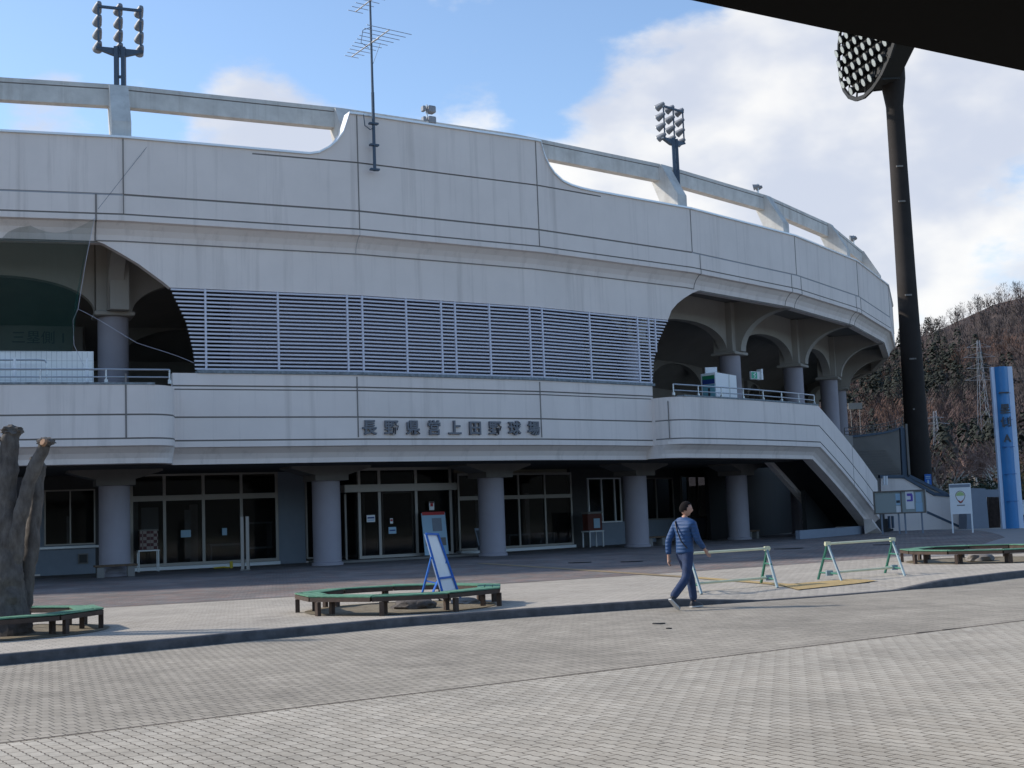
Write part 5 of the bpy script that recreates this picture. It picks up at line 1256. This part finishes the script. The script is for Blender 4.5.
# ------------------------------------------------------------------ canopy over the photographer
o = thing('canopy', 'black flat canopy roof seen from below at the upper right corner', 'canopy', (1.5, 1, 0))
a = Vector((.683, 4.535, 3.4)); b = Vector((2.223, 5.460, 3.4)); d = (b - a).normalized(); nn = Vector((d.y, -d.x, 0))
e0, e1 = a - d * 7, a + d * 11
bm = B(); prism(bm, [e0, e1, e1 + nn * 9, e0 + nn * 9], (0, 0, .4)); link('roof', bm, mat('black_canopy', (.003, .003, .003), .95, spec=.1), o)
bm = B(); bar(bm, e0 - nn * .006 + Vector((0, 0, .20)), e1 - nn * .006 + Vector((0, 0, .20)), .008, .38); link('fascia', bm, mat('brown_fascia', (.006, .004, .003), .9, spec=.1), o)
for s in (-5, 1, 9):
    bm = B(); q = a + d * s + nn * 7.5; tube(bm, [(q.x, q.y, 0), (q.x, q.y, 3.4)], .12, 12); link('post', bm, M_darksteel, o)

# ------------------------------------------------------------------ walking man
M_skin = mat('skin', (.42, .24, .17), .6); M_hair = mat('black_hair', (.010, .008, .008), .9, spec=.15)
M_jean = mat('dark_blue_jeans', (.016, .034, .088), .8, noise_amt=.25, noise_scale=14, bump=.4)
M_shoe = mat('black_shoe', (.018, .018, .022), .6); M_sole = mat('white_sole', (.48, .48, .47), .7); M_strap = mat('black_strap', (.02, .02, .03), .6)
def jacket_mat():
    m = mat('blue_quilted_jacket', (.024, .068, .17), .6, spec=.3); nt = m.node_tree; N = nt.nodes; L = nt.links
    g = N.new('ShaderNodeNewGeometry'); wv = N.new('ShaderNodeTexWave'); wv.wave_type = 'BANDS'; wv.bands_direction = 'Z'; wv.inputs['Scale'].default_value = 5.6; wv.inputs['Distortion'].default_value = 1.2; wv.inputs['Detail'].default_value = 1; wv.inputs['Detail Scale'].default_value = 1.5
    L.new(g.outputs['Position'], wv.inputs[0]); bp = N.new('ShaderNodeBump'); bp.inputs['Strength'].default_value = 1; bp.inputs['Distance'].default_value = .005
    L.new(wv.outputs['Fac'], bp.inputs['Height']); L.new(bp.outputs[0], N['Principled BSDF'].inputs['Normal']); return m
M_jack = jacket_mat()
PC = gnd(687.5, 609, 0); HD = radians(40)
Fv = Vector((cos(HD), sin(HD), 0)); Lv = Vector((-sin(HD), cos(HD), 0))
def pw_(f, l, z): return Vector((PC.x, PC.y, 0)) + Fv * f + Lv * l + Vector((0, 0, z))
def skin(name, verts, edges, radii, m, parent, sub=2, root=0):
    me = bpy.data.meshes.new(name); me.from_pydata([tuple(v) for v in verts], edges, []); o = bpy.data.objects.new(name, me); COL.objects.link(o)
    md = o.modifiers.new('s', 'SKIN'); md.use_smooth_shade = True
    if not me.skin_vertices: me.skin_vertices.new()
    for i, r in enumerate(radii):
        sv = me.skin_vertices[0].data[i]; sv.radius = r if isinstance(r, tuple) else (r, r); sv.use_root = (i == root)
    ss = o.modifiers.new('ss', 'SUBSURF'); ss.levels = sub; ss.render_levels = sub
    dg = bpy.context.evaluated_depsgraph_get(); me2 = bpy.data.meshes.new_from_object(o.evaluated_get(dg)); bpy.data.objects.remove(o); bpy.data.meshes.remove(me)
    me2.materials.clear(); me2.materials.append(m); me2.name = name
    for p in me2.polygons: p.use_smooth = True; p.material_index = 0
    o = bpy.data.objects.new(name, me2); COL.objects.link(o)
    if parent: o.parent = parent; me2.transform(top_matrix(parent).inverted())
    return o
man = thing('person', 'man in blue quilted jacket and jeans walking right with a strap across his back', 'person', (PC.x, PC.y, 0))
# joints
J = dict(pel=(0, 0, .93), wai=(.01, 0, 1.05), che=(.03, 0, 1.27), nek=(.035, 0, 1.44), hd1=(.05, 0, 1.53),
         shR=(.05, -.165, 1.355), elR=(.075, -.225, 1.115), wrR=(.235, -.225, .955), shL=(.0, .17, 1.35), elL=(-.13, .23, 1.10), wrL=(-.15, .22, .86),
         hpR=(0, -.09, .90), knR=(-.10, -.10, .50), anR=(-.46, -.10, .19), hpL=(0, .09, .90), knL=(.20, .085, .49), anL=(.26, .08, .09))
W_ = {k: pw_(*v) for k, v in J.items()}
# body: one continuous skinned mesh (torso, neck, limbs)
names = ['pel', 'wai', 'che', 'nek', 'hd1', 'shR', 'elR', 'wrR', 'shL', 'elL', 'wrL', 'hpR', 'knR', 'anR', 'hpL', 'knL', 'anL']
E_ = [('pel', 'wai'), ('wai', 'che'), ('che', 'nek'), ('nek', 'hd1'), ('che', 'shR'), ('shR', 'elR'), ('elR', 'wrR'), ('che', 'shL'), ('shL', 'elL'), ('elL', 'wrL'), ('pel', 'hpR'), ('hpR', 'knR'), ('knR', 'anR'), ('pel', 'hpL'), ('hpL', 'knL'), ('knL', 'anL')]
rr = dict(pel=.11, wai=.105, che=.12, nek=.055, hd1=.055, shR=.055, elR=.038, wrR=.026, shL=.055, elL=.038, wrL=.026, hpR=.075, knR=.05, anR=.035, hpL=.075, knL=.05, anL=.035)
ix = {n: i for i, n in enumerate(names)}
verts = [W_[n] for n in names]; edges = [(ix[a], ix[b]) for a, b in E_]; radii = [rr[n] for n in names]
# hands as fingers grown from the wrists
def hand(wr, d, side_sign):
    global verts, edges, radii
    d = d.normalized(); s = (Fv * .9 + Lv * .2); s = (s - d * s.dot(d)).normalized(); nrm_ = d.cross(s)
    i0 = ix[wr]; pc_ = W_[wr] + d * .055; verts.append(pc_); radii.append(.026); ip = len(verts) - 1; edges.append((i0, ip))
    kn = pc_ + d * .03
    verts.append(kn); radii.append(.027); ik = len(verts) - 1; edges.append((ip, ik))
    for j, (off, ln) in enumerate(((-.028, .058), (-.010, .07), (.010, .065), (.027, .05))):
        a = kn + s * off * .9 + d * .02; b = a + d * ln * .5 + nrm_ * side_sign * .012; c = b + d * ln * .35 + nrm_ * side_sign * .024
        n0 = len(verts); verts.extend([a, b, c]); radii.extend([.0095, .009, .0075]); edges.extend([(ik, n0), (n0, n0 + 1), (n0 + 1, n0 + 2)])
    a = W_[wr] + d * .045 + s * .033; b = a + d * .03 + s * .018; c = b + d * .022 + s * .002
    n0 = len(verts); verts.extend([a, b, c]); radii.extend([.013, .011, .009]); edges.extend([(ip, n0), (n0, n0 + 1), (n0 + 1, n0 + 2)])
hand('wrR', W_['wrR'] - W_['elR'] + Vector((0, 0, -.05)), 1)
hand('wrL', W_['wrL'] - W_['elL'], 1)
body = skin('body', verts, edges, radii, M_skin, man, 2, ix['pel'])
# head turned towards the walking direction's right
HH = radians(2); hf = Vector((cos(HH), sin(HH), -.12)).normalized(); hl = Vector((-sin(HH), cos(HH), 0)); hu = hf.cross(hl)
hc_ = pw_(.085, 0, 1.615)
def head_pt(d):
    x, y, z = d.x, d.y, d.z     # x forward, y left, z up
    X = .098 * x; Y = .074 * y; Z = .115 * z
    if x > 0:
        X *= 1 - .10 * max(0, -z) ; Y *= 1 - .22 * max(0, -z) ** 1.2
        nose = math.exp(-((y / .16) ** 2 + ((z + .12) / .20) ** 2)); X += .022 * nose
        brow = math.exp(-((z - .22) / .12) ** 2) * max(0, x); X += .004 * brow
        eye = math.exp(-(((abs(y) - .36) / .16) ** 2 + ((z - .08) / .12) ** 2)); X -= .010 * eye
        mouth = math.exp(-((y / .3) ** 2 + ((z + .50) / .05) ** 2)); X -= .005 * mouth
        lip = math.exp(-((y / .28) ** 2 + ((z + .43) / .05) ** 2)) + math.exp(-((y / .26) ** 2 + ((z + .57) / .05) ** 2)); X += .005 * lip
        chin = math.exp(-((y / .35) ** 2 + ((z + .88) / .16) ** 2)); X += .014 * chin
    else: Y *= 1 - .05 * max(0, -z); X *= 1 - .35 * max(0, -z) ** 1.5
    return hc_ + hf * X + hl * Y + hu * Z
bm = B(); bmesh.ops.create_uvsphere(bm, u_segments=40, v_segments=30, radius=1)
for v in bm.verts: v.co = head_pt(v.co.normalized())
for s in (-1, 1):
    p = hc_ + hl * s * .074 - hf * .006 + hu * (-.004); b2 = bmesh.ops.create_uvsphere(bm, u_segments=10, v_segments=8, radius=1)['verts']
    for v in b2: c = v.co.copy(); v.co = p + hf * c.x * .019 + hl * c.y * .009 + hu * c.z * .032
link('head', bm, M_skin, man, smooth=True)
bm = B(); bmesh.ops.create_uvsphere(bm, u_segments=40, v_segments=30, radius=1)
for v in list(bm.verts):
    d = v.co.normalized(); keep = (d.z > .42 + .25 * max(0, d.x)) or (d.x < .12 and d.z > -.30 - .15 * (d.x < -.3)) or (d.x < .25 and d.z > .2)
    if not keep: bm.verts.remove(v)
    else:
        p = head_pt(d); v.co = p + (p - hc_).normalized() * (.014 + .004 * noise.noise(d * 9))
link('hair', bm, M_hair, man, smooth=True)
for s in (-1, 1):
    bm = B(); bmesh.ops.create_icosphere(bm, subdivisions=2, radius=.009, matrix=Matrix.Translation(hc_ + hf * .083 + hl * s * .028 + hu * .009)); link('eye', bm, M_hair, man, smooth=True)
# jacket
jn = ['wai0', 'wai', 'che', 'upc', 'col', 'shR', 'elR', 'wrR', 'shL', 'elL', 'wrL']
JP = dict(wai0=pw_(0, 0, .885), wai=W_['wai'], che=pw_(.02, 0, 1.22), upc=pw_(.03, 0, 1.36), col=pw_(.05, 0, 1.495), shR=W_['shR'], elR=W_['elR'], wrR=W_['wrR'].lerp(W_['elR'], .06), shL=W_['shL'], elL=W_['elL'], wrL=W_['wrL'].lerp(W_['elL'], .06))
jr = dict(wai0=(.172, .148), wai=(.165, .14), che=(.175, .14), upc=(.15, .11), col=(.078, .078), shR=(.078, .078), elR=(.06, .06), wrR=(.046, .046), shL=(.078, .078), elL=(.06, .06), wrL=(.05, .05))
ji = {n: i for i, n in enumerate(jn)}
jk = skin('jacket', [JP[n] for n in jn], [(ji[a], ji[b]) for a, b in (('wai0', 'wai'), ('wai', 'che'), ('che', 'upc'), ('upc', 'col'), ('upc', 'shR'), ('shR', 'elR'), ('elR', 'wrR'), ('upc', 'shL'), ('shL', 'elL'), ('elL', 'wrL'))], [jr[n] for n in jn], M_jack, man, 2, ji['wai'])
bm = B(); a = pw_(-.09, .15, 1.45); pts = [pw_(.03, .13, 1.465), pw_(-.085, .09, 1.40), pw_(-.15, .0, 1.26), pw_(-.155, -.08, 1.10), pw_(-.11, -.165, .98)]
for p, q in zip(pts, pts[1:]): bar(bm, p, q, .008, .035, up=Lv * .2 + Fv)
link('strap', bm, M_strap, man)
# trousers
tn = ['pel', 'top', 'hpR', 'knR', 'anR', 'hpL', 'knL', 'anL']
TP = dict(pel=pw_(0, 0, .90), top=pw_(.005, 0, 1.03), hpR=pw_(-.01, -.085, .84), knR=W_['knR'], anR=pw_(-.45, -.10, .21), hpL=pw_(.02, .085, .84), knL=W_['knL'], anL=pw_(.25, .08, .105))
tr_ = dict(pel=(.14, .12), top=(.14, .115), hpR=.102, knR=.078, anR=.068, hpL=.102, knL=.078, anL=.068); ti = {n: i for i, n in enumerate(tn)}
skin('trousers', [TP[n] for n in tn], [(ti[a], ti[b]) for a, b in (('top', 'pel'), ('pel', 'hpR'), ('hpR', 'knR'), ('knR', 'anR'), ('pel', 'hpL'), ('hpL', 'knL'), ('knL', 'anL'))], [tr_[n] for n in tn], M_jean, man, 2, 0)
def shoe(toe, heel, tip_up=0):
    d = (toe - heel); Ls = d.length; x = d.normalized(); y = Vector((0, 0, 1)).cross(x).normalized(); z = x.cross(y); F = frame_m(heel, x, y, z)
    bm = B(); n = 14; secs = []
    for (u, wd, hh) in ((0, .030, .05), (.06, .038, .09), (.25, .042, .105), (.45, .044, .085), (.65, .05, .06), (.85, .046, .048), (.97, .030, .035), (1, .015, .02)):
        secs.append([bm.verts.new(F @ Vector((u * Ls, wd * cos(2 * pi * k / n), .028 + max(0, sin(2 * pi * k / n)) * hh * .9))) for k in range(n)])
    for a, b in zip(secs, secs[1:]):
        for k in range(n): bm.faces.new([a[k], a[(k + 1) % n], b[(k + 1) % n], b[k]])
    bm.faces.new(secs[0]); bm.faces.new(secs[-1][::-1]); sh = link('shoe', bm, M_shoe, man, smooth=True)
    bm = B(); ol = [(0, .03), (.08, .042), (.3, .044), (.5, .046), (.68, .053), (.88, .048), (1.0, .028), (1.03, 0), (1.0, -.028), (.88, -.048), (.68, -.053), (.5, -.046), (.3, -.044), (.08, -.042), (0, -.03)]
    prism(bm, [F @ Vector((u * Ls, v, .008)) for u, v in ol], z * .02); link('sole', bm, M_sole, sh)
shoe(pw_(.44, .08, .004), pw_(.17, .08, .004)); shoe(pw_(-.33, -.11, .004), pw_(-.52, -.10, .18))
